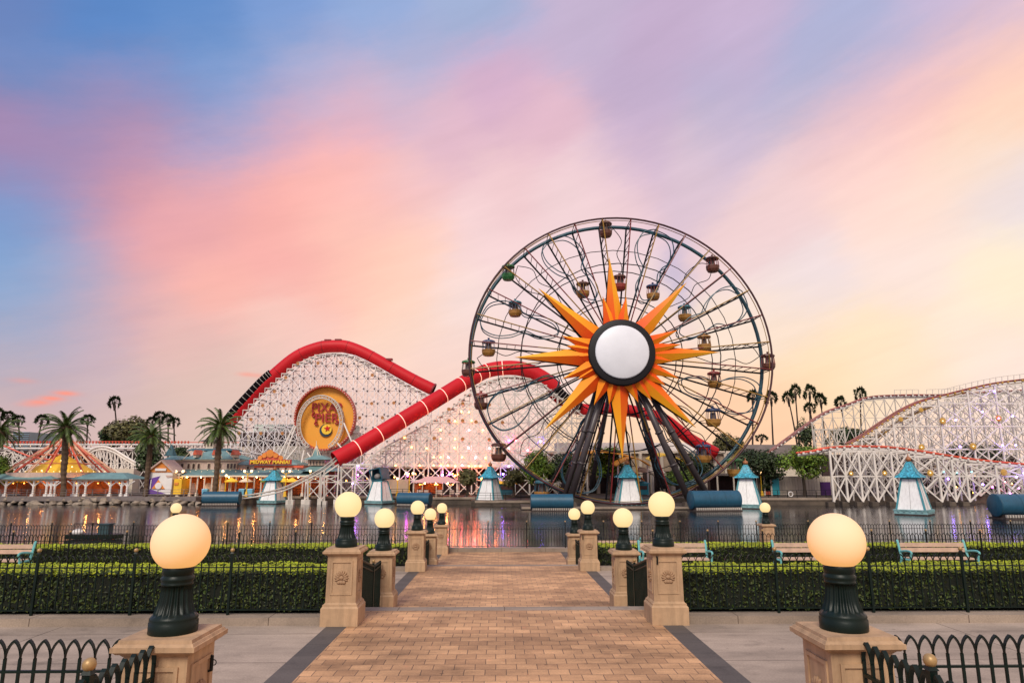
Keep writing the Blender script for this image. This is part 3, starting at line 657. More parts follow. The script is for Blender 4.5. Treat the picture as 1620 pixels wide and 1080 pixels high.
for k in range(32):
    a = 2*PI*(k+.5)/32; m = MB(); m.bar(wp(a,1.0,YW), wp(a,1.0,YB), .06); m.build('rim_tie', 'wheel_black', wheel)
for r, y in ((.66,YW),(.66,YB),(.41,YW),(.41,YB)):
    m = MB(); m.tube(circ(r, y, 32), .07, 5, closed=True); m.build('inner_ring', 'wheel_black', wheel)
A0 = math.radians(-5.62)
for k in range(32):
    a = A0 + 2*PI*k/32
    m = MB(); m.cur = k % 2; m.bar(wp(a,.06), wp(a,.55), .085, 5); m.cur = (k+1) % 2; m.bar(wp(a,.55), wp(a,1.0), .085, 5)
    m.build('front_spoke', ['spoke_red','spoke_yellow'], wheel)
    m = MB(); m.bar(wp(a,.06,YB), wp(a,1.0,YB), .125, 5)
    for j in range(6):
        r = .70+.055*j; m.bar(wp(a,r,YW), wp(a,r,YB), .05)
    m.build('rear_spoke', 'wheel_black', wheel)
# looping rails on which the sliding cabins roll
for k in range(8):
    a = A0 + 2*PI*(k*4+2)/32
    loop = [(-.02,.97),(.10,.95),(.17,.88),(.20,.78),(.15,.70),(.20,.60),(.22,.50),(.12,.44),(.02,.47),(-.04,.56),(-.02,.66),(-.09,.74),(-.12,.84),(-.09,.93)]
    for dy, rr in ((.9,1.0),(2.6,1.0)):
        pts = [wp(a + da, r*rr, YW+dy) for da, r in loop]; sp = spline(pts + [pts[0]], 5)[:-1]
        m = MB(); m.tube(sp, .075, 5, closed=True); m.build('slide_rail', 'wheel_blue', wheel)
for k in range(8):
    a = A0 + 2*PI*(k*4+.3)/32
    loop = [(.03,.95),(.09,.86),(.05,.76),(.10,.66),(.06,.56),(.0,.50),(-.06,.57),(-.03,.68),(-.08,.78),(-.05,.90)]
    sp = spline([wp(a + da, r, YW+1.7) for da, r in loop] + [wp(a+.03,.95,YW+1.7)], 5)[:-1]
    m = MB(); m.tube(sp, .055, 5, closed=True); m.build('slide_rail', 'wheel_black', wheel)
m = MB(); m.tube(circ(.82, YB, 32), .055, 5, closed=True); m.build('inner_ring', 'wheel_black', wheel)
# axle and hub
m = MB(); m.smooth = True; m.tube([(WC.x,YW-3.2,WC.z),(WC.x,YB+3.4,WC.z)], .9, 20); m.tube([(WC.x,YW-.4,WC.z),(WC.x,YB+.4,WC.z)], 1.9, 24); m.build('axle', 'leg_brown', wheel)
def leg(ax, ay, fx, fy, fyw, zf, r): 
    m = MB(); m.smooth = True; t = W(ax, ay, fy); b = W(fx, zf, fyw); m.tube([t, b], r, 12)
    c = t.lerp(b, .45); d = (b-t).normalized(); m.tube([c-d*.12, c+d*.12], r*1.28, 12); c = t.lerp(b, .72); m.tube([c-d*.12, c+d*.12], r*1.28, 12)
    m.build('support_leg', 'leg_brown', wheel)
leg(960,600,903,YW-2.6,YW-2.4,786,.40); leg(949,600,893,YW-1.8,YW-1.5,785,.33); leg(953,615,886,YB+2.4,YB+3.0,783,.36)
leg(1006,600,1089,YW-2.6,YW-2.4,789,.40); leg(1016,600,1121,YW-1.8,YW-1.5,786,.38)
leg(1000,605,1052,YB+2.4,YB+4.0,772,.40); leg(1003,605,1044,YB+3,YB+6.0,770,.36); leg(966,612,935,YB+3,YB+6.0,772,.32)
for fx, fy, dy in ((902,790,-2.4),(1090,793,-2.4),(1121,790,-1.6),(888,788,2.5)):
    p = W(fx, fy, YW+dy); m = MB(); m.frust((p.x,p.y), 1.5, 1.3, -1.75, -1.25); m.build('footing', 'quaywall', wheel)
def ray_paint(name, stops):        # rays are painted from deep orange at the hub to gold at the tips
    m = bpy.data.materials.new(name); m.use_nodes = True; nt = m.node_tree; N = nt.nodes; L = nt.links; b = N['Principled BSDF']; b.inputs['Roughness'].default_value = .5; b.inputs['Specular IOR Level'].default_value = .25
    tc = N.new('ShaderNodeTexCoord'); sb = N.new('ShaderNodeVectorMath'); sb.operation = 'DISTANCE'; c = W(977,563,YW-3.6)-Vector(wheel.location); sb.inputs[1].default_value = c; L.new(tc.outputs['Object'], sb.inputs[0])
    nz = N.new('ShaderNodeTexNoise'); nz.inputs['Scale'].default_value = .5; L.new(tc.outputs['Object'], nz.inputs['Vector']); ad = N.new('ShaderNodeMath'); ad.operation = 'MULTIPLY_ADD'; L.new(nz.outputs['Fac'], ad.inputs[0]); ad.inputs[1].default_value = 2.0; L.new(sb.outputs['Value'], ad.inputs[2])
    mr = N.new('ShaderNodeMapRange'); mr.inputs['From Min'].default_value = 4.5; mr.inputs['From Max'].default_value = 14.0; L.new(ad.outputs[0], mr.inputs['Value'])
    cr = N.new('ShaderNodeValToRGB'); L.new(mr.outputs[0], cr.inputs[0]); cr.color_ramp.elements[0].color = (*stops[0],1); cr.color_ramp.elements[1].color = (*stops[2],1); e = cr.color_ramp.elements.new(.45); e.color = (*stops[1],1)
    L.new(cr.outputs[0], b.inputs['Base Color']); MATS[name] = m
ray_paint('sun_orange', ((.74,.055,.004),(.80,.15,.006),(.74,.30,.02))); ray_paint('sun_yellow', ((.85,.22,.007),(.88,.36,.012),(.80,.43,.03)))
# sunburst: 8 long and 16 short faceted rays round a plain pale disc with a dark rim
SC = W(977,563,YW-3.6); YS = YW-3.6
RAYS = [(964,407),(1087,446),(1139,557),(1101,676),(985,727),(860,681),(814,565),(852,456),
        (990,470),(953,470),(1071,523),(1077,545),(1073,599),(1052,610),(1030,634),(1009,637),(963,640),(939,641),(889,600),(914,600),(888,532),(896,548),(905,565),(1063,572)]
for i, (px, py) in enumerate(RAYS):
    tip = W(px, py, YS); d = tip-SC; d.y = 0; L = d.length; u = d.normalized(); w = V(u.z, 0, -u.x); long_ = i < 8
    hw = 1.38 if long_ else 1.08; yy = YS - (0 if long_ else .35); b = SC + u*3.0; b.y = yy; rid = b + V(0,-.75,0); T = SC + u*L; T.y = yy
    L_, R_ = b-w*hw, b+w*hw; bk = V(0,.45,0)
    m = MB(); m.cur = 0; m.quad(L_, rid, T); m.cur = 1; m.quad(rid, R_, T); m.cur = 2; m.quad(L_+bk, T+bk*.3, R_+bk); m.quad(L_, T, T+bk*.3, L_+bk); m.quad(R_, R_+bk, T+bk*.3, T); m.quad(L_, L_+bk, R_+bk, R_, rid)
    m.build('sun_ray', ['sun_orange','sun_yellow','wheel_black'], wheel)
for i in range(8):      # black backing standing in for the shadow behind the long rays
    px, py = RAYS[i]; tip = W(px, py, YS); d = tip-SC; d.y = 0; u = d.normalized(); w = V(u.z,0,-u.x); b = SC+u*2.5; m = MB()
    m.prism([b-w*1.5+V(0,1.0,0), b+w*1.5+V(0,1.0,0), SC+d*.93+V(0,1.0,0)], (0,.35,0)); m.build('ray_shadow_backing', 'wheel_black', wheel)
DC = W(984,557,YS-1.2); rd = (W(1037,557,YS-1.2)-DC).x
def disc(mb, c, r, y0, y1, dome, n=48):
    rings = [(r,y1),(r,y0),(r*.96,y0-.05)] + [(r*t, y0-.05-dome*(1-t*t)) for t in (.8,.6,.4,.2)]
    vs = []; 
    for rr, y in rings:
        for j in range(n): a = 2*PI*j/n; vs.append((c.x+math.sin(a)*rr, y, c.z+math.cos(a)*rr))
    k = len(rings); vs.append((c.x, y0-.05-dome, c.z))
    mb.add(vs, [(i*n+j,i*n+(j+1)%n,(i+1)*n+(j+1)%n,(i+1)*n+j) for i in range(k-1) for j in range(n)] + [((k-1)*n+j,(k-1)*n+(j+1)%n,k*n) for j in range(n)])
m = MB(); m.smooth = True; disc(m, DC, rd, DC.y, DC.y+1.4, .25); m.build('hub_disc_rim', 'disc_black', wheel)
m = MB(); m.smooth = True; disc(m, DC, rd*.80, DC.y-.30, DC.y-.1, .45); m.build('hub_disc', 'disc_white', wheel)

# ------------------------------------------------------------------ cabins hanging on the wheel
def make_cabin(roof, body, basket):
    root = thing('wheel_cabin', 'x', 'wheel cabin', absolute=False)
    m = MB(); m.smooth = False; m.lathe([(.62,.0),(.92,-.12),(.98,-.30),(.90,-.36),(.55,-.30)], n=14, caps=True); m.lathe([(.16,.32),(.12,0)], n=8); m.build('roof', roof, root)
    m = MB()
    for j in range(12):
        a = 2*PI*j/12; m.tube([(math.cos(a)*r, math.sin(a)*r, z) for r, z in ((.80,-.3),(.86,-.75),(.93,-1.35))], .035, 4)
    m.build('cage', body, root)
    m = MB(); m.lathe([(.95,-1.25),(.97,-1.32),(.92,-1.72),(.72,-2.05),(.5,-2.1)], n=14); m.build('basket', basket, root)
    m = MB(); m.lathe([(.35,-.5),(.42,-1.2),(.42,-1.5)], n=10); m.build('seats', 'g_glass', root)
    return root
CAB = [(958,362,'g_brown','g_brown','g_brown','brown cabin at the very top of the wheel rim'),(1127,417,'g_brown','g_red','g_brown','dark brown cabin on the upper right of the wheel rim'),
 (804,430,'g_green','wheel_black','g_green','green topped cabin on the upper left of the wheel rim'),(922,457,'g_brown','g_gold','g_gold','gold cabin on the inner track left of the top sun ray'),
 (980,446,'g_brown','g_red','g_red','dark red cabin on the inner track just right of the top sun ray'),(1033,461,'g_navy','g_red','g_gold','navy topped cabin on the inner track, upper right of the hub disc'),
 (815,487,'g_teal','g_navy','g_gold','teal topped gold cabin on the inner track at the left, below the green one'),(1083,494,'g_teal','g_teal','g_gold','teal and gold cabin on the inner track beside the upper right sun ray'),
 (773,549,'g_navy','g_navy','g_gold','navy and gold cabin at the left, level with the hub disc'),(1114,541,'g_gold','g_gold','g_gold','all gold cabin on the inner track above the right sun ray'),
 (1215,571,'g_brown','g_red','g_brown','dark red cabin at the far right of the wheel rim'),(741,581,'g_green','wheel_black','g_brown','green topped cabin at the far left of the wheel rim'),
 (1130,599,'g_red','g_red','g_gold','bright red cabin on the inner track below the right sun ray'),(761,633,'g_red','g_red','g_brown','red brown cabin in front of the white trestle, lower left of the wheel'),
 (1128,657,'g_navy','g_navy','g_gold','navy and gold cabin on the inner track at the lower right, against the sky'),(789,712,'g_brown','g_gold','g_brown','brown cabin low on the left of the wheel, below the red brown one'),
 (1113,714,'g_navy','g_navy','g_gold','navy and gold cabin low on the right, before the red tube end'),(857,771,'g_teal','wheel_blue','g_gold','blue cabin low on the left at the quay, beside the support legs'),
 (1162,736,'g_green','g_green','g_gold','green cabin with gold basket low on the right, behind a float tower')]
protos = {}
for px, py, a, b, c, lab in CAB:
    key = (a,b,c)
    if key in protos: o = copy_tree(protos[key])
    else: o = protos[key] = make_cabin(a,b,c)
    yy = YW+1.7; p = W(px, py, yy); o.location = (p.x, yy, p.z+.92); o['label'] = lab; o['group'] = 'cabins of the big wheel'
    s = 1.02 if py < 650 else 1.12; o.scale = (s*.92, s*.92, s)

# ------------------------------------------------------------------ coaster: trestle, red tubes, medallions, lamps
def lattice(mb, Y, cols, top, zb, story, r, rd_=None, xb=True, skip=None, node=None, dy=0.0):
    """posts at photo columns, stories of given height, X braces; cut off under the top line"""
    rd_ = rd_ or r*.75; base = []
    for px in cols:
        t = W(px, top(px), Y); x = W(px, 690, Y).x; base.append((x, t.z))
    def tops(x):
        return interp(base, x)
    xs = [b[0] for b in base]
    for i, x in enumerate(xs): mb.bar((x,Y,zb),(x,Y,tops(x)), r)
    for i in range(len(xs)-1):
        xa, xc = xs[i], xs[i+1]; zlim = min(tops(xa), tops(xc)); z = zb
        mb.bar((xa,Y,tops(xa)),(xc,Y,tops(xc)), r)
        while z < zlim-.3:
            z2 = min(z+story, zlim)
            mb.bar((xa,Y,z2),(xc,Y,z2), rd_)
            if xb and z2-z > story*.35: mb.bar((xa,Y+.05,z),(xc,Y+.05,z2), rd_); mb.bar((xa,Y-.05,z2),(xc,Y-.05,z), rd_)
            if node and z2 < zlim-.2: node.cur = 1; node.ball((xa,Y-.12,z2), r*1.75, 6, 4, (1,.8,1)); node.cur = 0
            z += story
def arange(a, b, s):
    out = []; 
    while a <= b+1e-6: out.append(a); a += s
    return out
coaster = thing('roller_coaster', 'white trestle roller coaster with fat red tube tunnels and a looping track', 'roller coaster', (W(600,770,112).x,112,ZQ))
T1c = [(360,671),(372,657),(397,628),(433,594),(470,564),(505,550),(530,547.5),(550,549),(580,561),(620,583),(655,602),(684,616)]
T1 = []
for i_, (x_, y_) in enumerate(T1c):
    q0, q1 = T1c[max(0,i_-1)], T1c[min(len(T1c)-1,i_+1)]; sl_ = (q1[1]-q0[1])/(q1[0]-q0[0]); T1.append((x_, y_+10.5*math.sqrt(1+sl_*sl_)))
T2top = [(560,745),(600,712),(640,690),(690,662),(720,640),(760,606),(800,594),(830,596),(860,608),(885,628),(915,650),(935,668)]
YT = 113.0
f1 = lambda x: interp(T1, x); f2 = lambda x: interp(T2top, x)
m = MB()
lattice(m, YT-1.2, arange(366,694,17.2), f1, ZQ, 2.15, .085, .055, node=m); m.build('hill_trestle', ['white_thin','node_dark'], coaster)
m = MB(); lattice(m, YT+2.2, arange(372,690,17.2), f1, ZQ, 2.15, .085, .055, node=m); m.build('hill_trestle', ['white_thin','node_dark'], coaster)
m = MB()
for px in arange(366,690,17.2):
    x = W(px,690,YT).x; zt = W(px,f1(px),YT).z; z = 1.0
    while z < zt: m.bar((x,YT-1.2,z),(x,YT+2.2,z), .05); z += 2.15
m.build('cross_ties', 'white_thin', coaster)
m = MB(); lattice(m, YT-9, arange(566,938,22.6), f2, ZQ, 2.2, .13, .095); m.build('lower_trestle', 'white_steel', coaster)
m = MB(); lattice(m, YT-4, arange(572,934,15.5), f2, ZQ, 1.6, .07, .055); m.build('lower_trestle', 'white_steel', coaster)
# the first tube over the hill
def wl(pts, Y): return [W(p[0], p[1], Y if not isinstance(Y, (list,tuple)) else Y[0]+(Y[1]-Y[0])*i/(len(pts)-1)) for i, p in enumerate(pts)]
m = MB(); m.smooth = True; c1 = spline(wl(T1c, YT), 5); m.tube(c1, 1.08, 20, caps=False); m.build('red_tube', 'red_tube', coaster)
m = MB(); m.smooth = True; e = c1[-1]; d = (c1[-1]-c1[-2]).normalized(); m.tube([e-d*.05, e+d*.25], 1.16, 20); m.build('tube_collar', 'red_dark', coaster)
m = MB(); m.smooth = True; m.tube([e+d*.22, e+d*.30], .9, 20); m.build('tube_mouth', 'black_louvre', coaster)
lc = [W(359.5,664.5,YT-.45), W(374,647,YT-.45), W(395,624,YT-.45), W(415,603,YT-.45), W(429.5,590.8,YT-.45)]; lc = spline(lc, 4)
m = MB(); m.smooth = True; m.tube(lc, .80, 18); m.build('black_louvre', 'black_louvre', coaster)
m = MB()
for i in range(15):
    t = (i+.4)/15*(len(lc)-1); k = int(t); p = lc[k].lerp(lc[min(k+1,len(lc)-1)], t-k); d = (lc[min(k+1,len(lc)-1)]-lc[k]).normalized(); u = V(-d.z,0,d.x)
    m.tube([p+u*(.83*math.cos(a))+V(0,-.83*math.sin(a),0) for a in [PI*j/10 for j in range(11)]], .035, 4)
m.build('louvre_hoops', 'pale_steel', coaster)
for px, py in ((519,538.5),(535.5,538),(616,568.5)):
    m = MB(); p = W(px,py,YT-.3); m.box((p.x-.55,p.y-.4,p.z-.18),(p.x+.55,p.y+.4,p.z+.16)); m.bar((p.x,p.y,p.z),(p.x+.1,p.y,p.z-.6),.2); m.build('roof_vent', 'red_dark', coaster)
# the second tube: comes down out of the picture towards the water
T2 = [(530,727.5),(564.6,708.5),(599.6,687),(634.6,665.5),(669.6,644.5),(700.8,625.5),(729,608),(749,597),(770,586.5),(795,582),(820,582.5),(843,589),(864,601),(880,614)]
n2_ = len(T2); p2 = [W(a, b, 97+ (YT-3-97)*min(1, i/8)) for i, (a, b) in enumerate(T2)]
c2 = spline(p2, 5); m = MB(); m.smooth = True; m.tube(c2, 1.22, 22, caps=False); m.tube([p for p in c2], 1.12, 22, caps=False); m.build('red_tube', 'red_tube', coaster)
m = MB(); m.smooth = True; d = (c2[1]-c2[0]).normalized(); m.tube([c2[0]+d*.5, c2[0]+d*.6], 1.1, 22); m.build('tube_mouth', 'black_louvre', coaster)
def ring_on(pts, px, r, rt, name, mt):
    best = min(range(len(pts)-1), key=lambda i: abs((((pts[i]-CAM).dot(RGT))/((pts[i]-CAM).dot(FWD)))*F+810-px)); p = pts[best]; d = (pts[best+1]-pts[best-1 if best else 0]).normalized()
    u = d.orthogonal().normalized(); w = d.cross(u); m = MB(); m.smooth = True; m.tube([p+u*math.cos(2*PI*k/28)*r+w*math.sin(2*PI*k/28)*r for k in range(28)], rt, 6, closed=True); m.build(name, mt, coaster)
for px in (564.6,599.6,634.6,669.6,700.8,727,752,772,795): ring_on(c2, px, 1.24, .055, 'light_ring', 'led_ring')
for px in (405,440,475,512,549,585,622,655): ring_on(c1, px, 1.085, .035, 'tube_seam', 'red_dark')
cb = spline(wl([(876,610),(884,621),(901,636),(918,646)], YT-3), 4); m = MB(); m.smooth = True; m.tube(cb, .95, 16); m.build('black_louvre', 'black_louvre', coaster)
m = MB()
for i in range(1, len(cb)-1, 1):
    d = (cb[i+1]-cb[i]).normalized(); u = V(-d.z,0,d.x); m.tube([cb[i]+u*(.99*math.cos(a))+V(0,-.99*math.sin(a),0) for a in [PI*j/10 for j in range(11)]], .035, 4)
m.build('louvre_hoops', 'pale_steel', coaster)
m = MB(); m.smooth = True; m.tube(spline(wl([(872,618),(890,634),(915,646),(940,648),(968,645),(1015,653),(1052,664),(1090,693),(1133,717)], YT-2), 5), .98, 16); m.build('red_tube', 'red_tube', coaster)
# stepped trestle heads and walkway under the tubes
for pts, Y in ((T1,YT),(T2top,YT-4)):
    m = MB()
    for px in arange(pts[0][0]+8, pts[-1][0]-4, 8.6):
        p = W(px, interp(pts,px)+2, Y); m.box((p.x-.45,Y-1.4,p.z-.12),(p.x+.45,Y+1.4,p.z)); m.bar((p.x-.45,Y-1.4,p.z-.9),(p.x-.45,Y-1.4,p.z),.06)
    m.build('catwalk', 'white_steel', coaster)
# launch track leaving the lower tube and dropping to the water
m = MB(); tr = spline([W(536,722,97.5),W(512,741,96.5),W(478,759,95.5),W(447,773,94.6),W(405,782,94),W(345,789,93.6)], 5)
for off in (-.35,.35):
    m.tube([p+V(off*.5,off*.6,.1) for p in tr], .075, 5)
for i in range(0, len(tr)): m.bar(tr[i]+V(-.3,-.3,.0), tr[i]+V(.3,.3,.0), .05)
m.tube([p-V(0,0,.3) for p in tr], .11, 6); m.build('launch_track', 'pale_steel', coaster)
for px, pt, pb in ((457,770,793),(461,769,793),(487,757,793),(507,748,791),(513,742,795),(540,738,793)):
    a, b = W(px,pt,95.2), W(px,pb,95.2); m = MB(); m.bar(a, b, .13, 6); m.box((b.x-.35,b.y-.35,ZW-.6),(b.x+.35,b.y+.35,b.z+.25)); m.build('track_pier', 'pale_steel', coaster)
m = MB(); lattice(m, 96.8, [488,513,538,565,590], lambda x: 752 if x < 530 else 734, ZW+.6, 2.4, .12, .085); 
for px in (488,513,538,565,590): x = W(px,690,96.8).x; m.box((x-.4,96.4,ZW-.6),(x+.4,97.2,ZW+.62))
m.build('shore_trestle', 'white_steel', coaster)
# looping track ring in front of the sign
YL = 109.0; LC = W(506,669,YL); lrx = (W(542,669,YL)-LC).x; lrz = (W(506,625,YL)-LC).z
m = MB(); m.smooth = True; pa = []; pb = []
for k in range(65):
    a = math.radians(-152 + 304*k/64); pa.append(V(LC.x+math.sin(a)*lrx, YL, LC.z+math.cos(a)*lrz)); pb.append(V(LC.x+math.sin(a)*(lrx-.5), YL+.1, LC.z+math.cos(a)*(lrz-.5)))
m.tube(pa, .085, 6); m.tube(pb, .085, 6); m.tube([p+V(0,1.0,0) for p in pa], .08, 6); m.smooth = False
for i in range(0, 65): m.bar(pa[i], pb[i], .06); m.bar(pa[i], pa[i]+V(0,1.0,0), .05)
for i in range(0, 64, 2): m.bar(pa[i], pb[i+1], .05)
m.build('loop_track', 'pale_steel', coaster)
m = MB()
for a, b in (((466,672),(441,722)),((470,706),(452,728)),((544,669),(557,700)),((534,701),(541,709)),((468,674),(450,722)),((481,712),(476,735)),((486,716),(500,735))):
    m = MB(); m.bar(W(a[0],a[1],YL), W(b[0],b[1],YL-1.0), .13, 6); m.build('loop_brace', 'white_steel', coaster)
m = MB(); lattice(m, YL+1.5, arange(436,560,7.5), lambda x: 706, ZQ, 1.9, .07, .05); m.build('loop_base', 'pale_steel', coaster)
# medallions and coloured lamps fixed on the trestle: parts of the coaster
MED = [(503,574),(539,573.5),(471,574.5),(452,597),(589,593),(434,619),(415.5,641),(449,641),(588,638),(623,637),(397,663),(431,662.6),(569,660.5),(605,660.5),(378,685),(412.5,685),(446.5,685),
       (732,638),(710,647),(687,693),(710,665),(753,667),(774,640),(795,668),(732,694),(774,695),(732,665)]
m0 = None
def medal(px, py, Y, s, mt):
    m = MB(); m.local = True; m.lathe([(.18,.12),(.5,.10),(.5,-.1)], n=12)
    for k in range(8): a = 2*PI*k/8; m.ball((math.cos(a)*.52, math.sin(a)*.52, 0), .17, 6, 4)
    o = m.build('medallion', mt, coaster); return o
pro = {}
for px, py in MED:
    mt = 'medal_red'; p = W(px,py,YT-9.4 if px > 680 else YT-1.6)
    if mt not in pro: o = pro[mt] = medal(px,py,0,1,mt)
    else: o = pro[mt].copy(); C.objects.link(o)
    o.parent = coaster; o.location = p-Vector(coaster.location); o.rotation_euler = (PI/2,0,0); s = .46; o.scale = (s,s,s)
def lamp(par, px, py, Y, mt, r, name='coloured_lamp'):
    key = ('lamp', mt)
    if key not in pro:
        m = MB(); m.local = True; m.smooth = True; m.ball((0,0,0), 1, 8, 6); o = pro[key] = m.build(name, mt, par)
    else: o = pro[key].copy(); C.objects.link(o); o.parent = par
    p = W(px,py,Y); o.location = p - Vector(par.location); o.scale = (r,r,r); return o
for px, py, mt in ((640,692,'bulb_amber'),(697,693.5,'bulb_warm'),(720,694,'bulb_amber'),(651,707,'bulb_amber'),(719,708,'bulb_orange'),(741,708,'bulb_pink'),(709,723,'bulb_pink'),(731,723,'bulb_orange'),(752.5,723,'bulb_pink'),
    (626,736,'bulb_amber'),(664,736,'bulb_orange'),(686,736,'bulb_amber'),(708.5,736,'bulb_orange'),(566,736,'bulb_violet'),(566,751,'bulb_magenta'),(805.5,696.5,'bulb_magenta'),(816,696,'bulb_pink'),(855,698,'bulb_violet'),
    (805,709,'bulb_pink'),(741,708,'bulb_pink'),(752,724,'bulb_pink'),(796,749.5,'bulb_violet'),(788,750,'bulb_warm'),(774,737,'bulb_orange'),(760,737,'bulb_orange'),(746,665,'bulb_amber'),(757,645,'bulb_amber'),(764,680,'bulb_orange'),
    (558,765,'bulb_violet'),(730,651,'bulb_orange'),(742,652,'bulb_amber'),(700,751,'bulb_violet'),(711,750,'bulb_magenta'),(835,712,'bulb_pink'),(785,723,'bulb_orange'),(697,736,'bulb_orange'),(720,737,'bulb_amber'),(731,736,'bulb_pink'),(742,737,'bulb_orange'),(752,737,'bulb_orange'),(768,724,'bulb_orange'),(774,709,'bulb_pink'),(697,723,'bulb_orange'),(686,723,'bulb_amber'),(720,752,'bulb_orange'),(736,755,'bulb_orange'),(750,755,'bulb_pink'),(762,757,'bulb_orange'),(675,709,'bulb_amber'),(697,680,'bulb_orange'),(720,666,'bulb_orange'),(742,680,'bulb_pink'),(805,737,'bulb_violet'),(645,752,'bulb_magenta'),(606,751,'bulb_violet')):
    lamp(coaster, px, py, YT-9.5, mt, .13)

# ------------------------------------------------------------------ the round sign with its lettering
YG = YT-2.6; sg = thing('round_sign', 'huge round golden sign with red lettering and star ball, behind the loop track', 'sign', W(516,712,YG))
GC = W(516,661,YG); gr = (W(564,661,YG)-GC).x; gz = (W(516,610,YG)-GC).z
def ell(r, y, n=64): return [V(GC.x+math.sin(2*PI*k/n)*gr*r, y, GC.z+math.cos(2*PI*k/n)*gz*r) for k in range(n)]
n = 64; m = MB(); a, b, c_, d_ = ell(1.0, YG-1.1), ell(.945, YG-1.1), ell(.945, YG-.05), ell(1.0, YG+.3)
m.add(d_+a+b+c_, [(q*n+j, q*n+(j+1)%n, (q+1)*n+(j+1)%n, (q+1)*n+j) for q in range(3) for j in range(n)]); m.build('rim', 'sign_red', sg)
m = MB(); m.add(ell(.95, YG-.04), [tuple(range(n-1,-1,-1))]); m.build('face', 'sign_orange', sg)
m = MB(); m.local = True; m.ball((0,0,0), .085, 6, 4); b0 = m.build('rim_bulb', 'trim_cream', sg)
for k in range(72):
    an = 2*PI*k/72; o = b0 if k == 0 else b0.copy()
    if k: C.objects.link(o)
    o.location = V(GC.x+math.sin(an)*gr*.972, YG-1.14, GC.z+math.cos(an)*gz*.972)-Vector(sg.location)

def text(s, loc, size, mt, parent, depth=.06, rz=0.0, sx=1.0, name='lettering', bold=0.0, spacing=1.0):
    cu = bpy.data.curves.new('t', 'FONT'); cu.body = s; cu.size = size; cu.align_x = 'CENTER'; cu.align_y = 'CENTER'; cu.extrude = depth; cu.offset = bold; cu.space_character = spacing
    t = bpy.data.objects.new('t', cu); C.objects.link(t); bpy.context.view_layer.update()
    me = bpy.data.meshes.new_from_object(t.evaluated_get(bpy.context.evaluated_depsgraph_get())); bpy.data.objects.remove(t)
    me.materials.clear(); me.materials.append(MATS[mt]); o = bpy.data.objects.new(name, me); C.objects.link(o); o.parent = parent
    off = Vector(parent.location) if parent.get('_abs') else Vector((0,0,0)); o.location = Vector(loc)-off; o.rotation_euler = (PI/2, 0, rz); o.scale = (sx,1,1); return o
def big_text(s, px, py, wpx, hpx, Y, mt, sh, par, bold):
    p = W(px,py,Y); h = (W(px,py-hpx/2,Y)-W(px,py+hpx/2,Y)).z; w = (W(px+wpx/2,py,Y)-W(px-wpx/2,py,Y)).x
    for q, (mm, dx, dz, dy, bb) in enumerate(((sh,.10,-.11,.08,bold*1.5),(mt,0,0,-.06,bold))):
        if mm is None: continue
        t = text(s, (p.x+dx,Y+dy,p.z+dz), h/.72, mm, par, .05, 0, 1, 'lettering' if q else 'letter_shadow', bb)
        ww = max(v.co.x for v in t.data.vertices)-min(v.co.x for v in t.data.vertices); t.scale.x = w/ww
big_text('PIXAR', 518, 645, 50, 14.5, YG-.25, 'text_red', None, sg, .028)
big_text('PIER', 517, 661.3, 38, 14, YG-.25, 'text_red', None, sg, .028)
def serif(px, py, w, h, Y): 
    a = W(px,py,Y); b = W(px+w,py,Y); m = MB(); m.tube(spline([W(px,py,Y),W(px-w*.6,py+h*.2,Y),W(px-w,py+h*.7,Y),W(px-w*.3,py+h,Y),W(px+w*.2,py+h*.7,Y)], 5), .13, 6); return m
for args in ((498,652,4,7,YG-.3),(502,666,4,6,YG-.3),(531,665,-5,5,YG-.3)): serif(*args).build('lettering', 'text_red', sg)
BC = W(515.3,680.5,YG-.3); br_ = (W(525.3,679.5,YG-.3)-BC).x
def cdisc(m, c, r, y, n=40): m.prism([V(c.x+math.sin(2*PI*k/n)*r, y, c.z+math.cos(2*PI*k/n)*r) for k in range(n)], (0,.12,0))
m = MB(); cdisc(m, BC, br_, YG-.3); m.build('ball_emblem', 'sign_navy', sg)
m = MB(); cdisc(m, BC+V(br_*.16,0,br_*.16), br_*.80, YG-.43); m.build('ball_emblem', 'sign_yellow', sg)
m = MB(); sc_ = BC+V(br_*.28,0,br_*.30); m.prism([V(sc_.x+math.sin(2*PI*k/10-.15)*br_*(.55 if k % 2 == 0 else .22), YG-.55, sc_.z+math.cos(2*PI*k/10-.15)*br_*(.55 if k % 2 == 0 else .22)) for k in range(10)], (0,.1,0)); m.build('star_emblem', 'medal_star' if 'medal_star' in MATS else 'red_tube', sg)

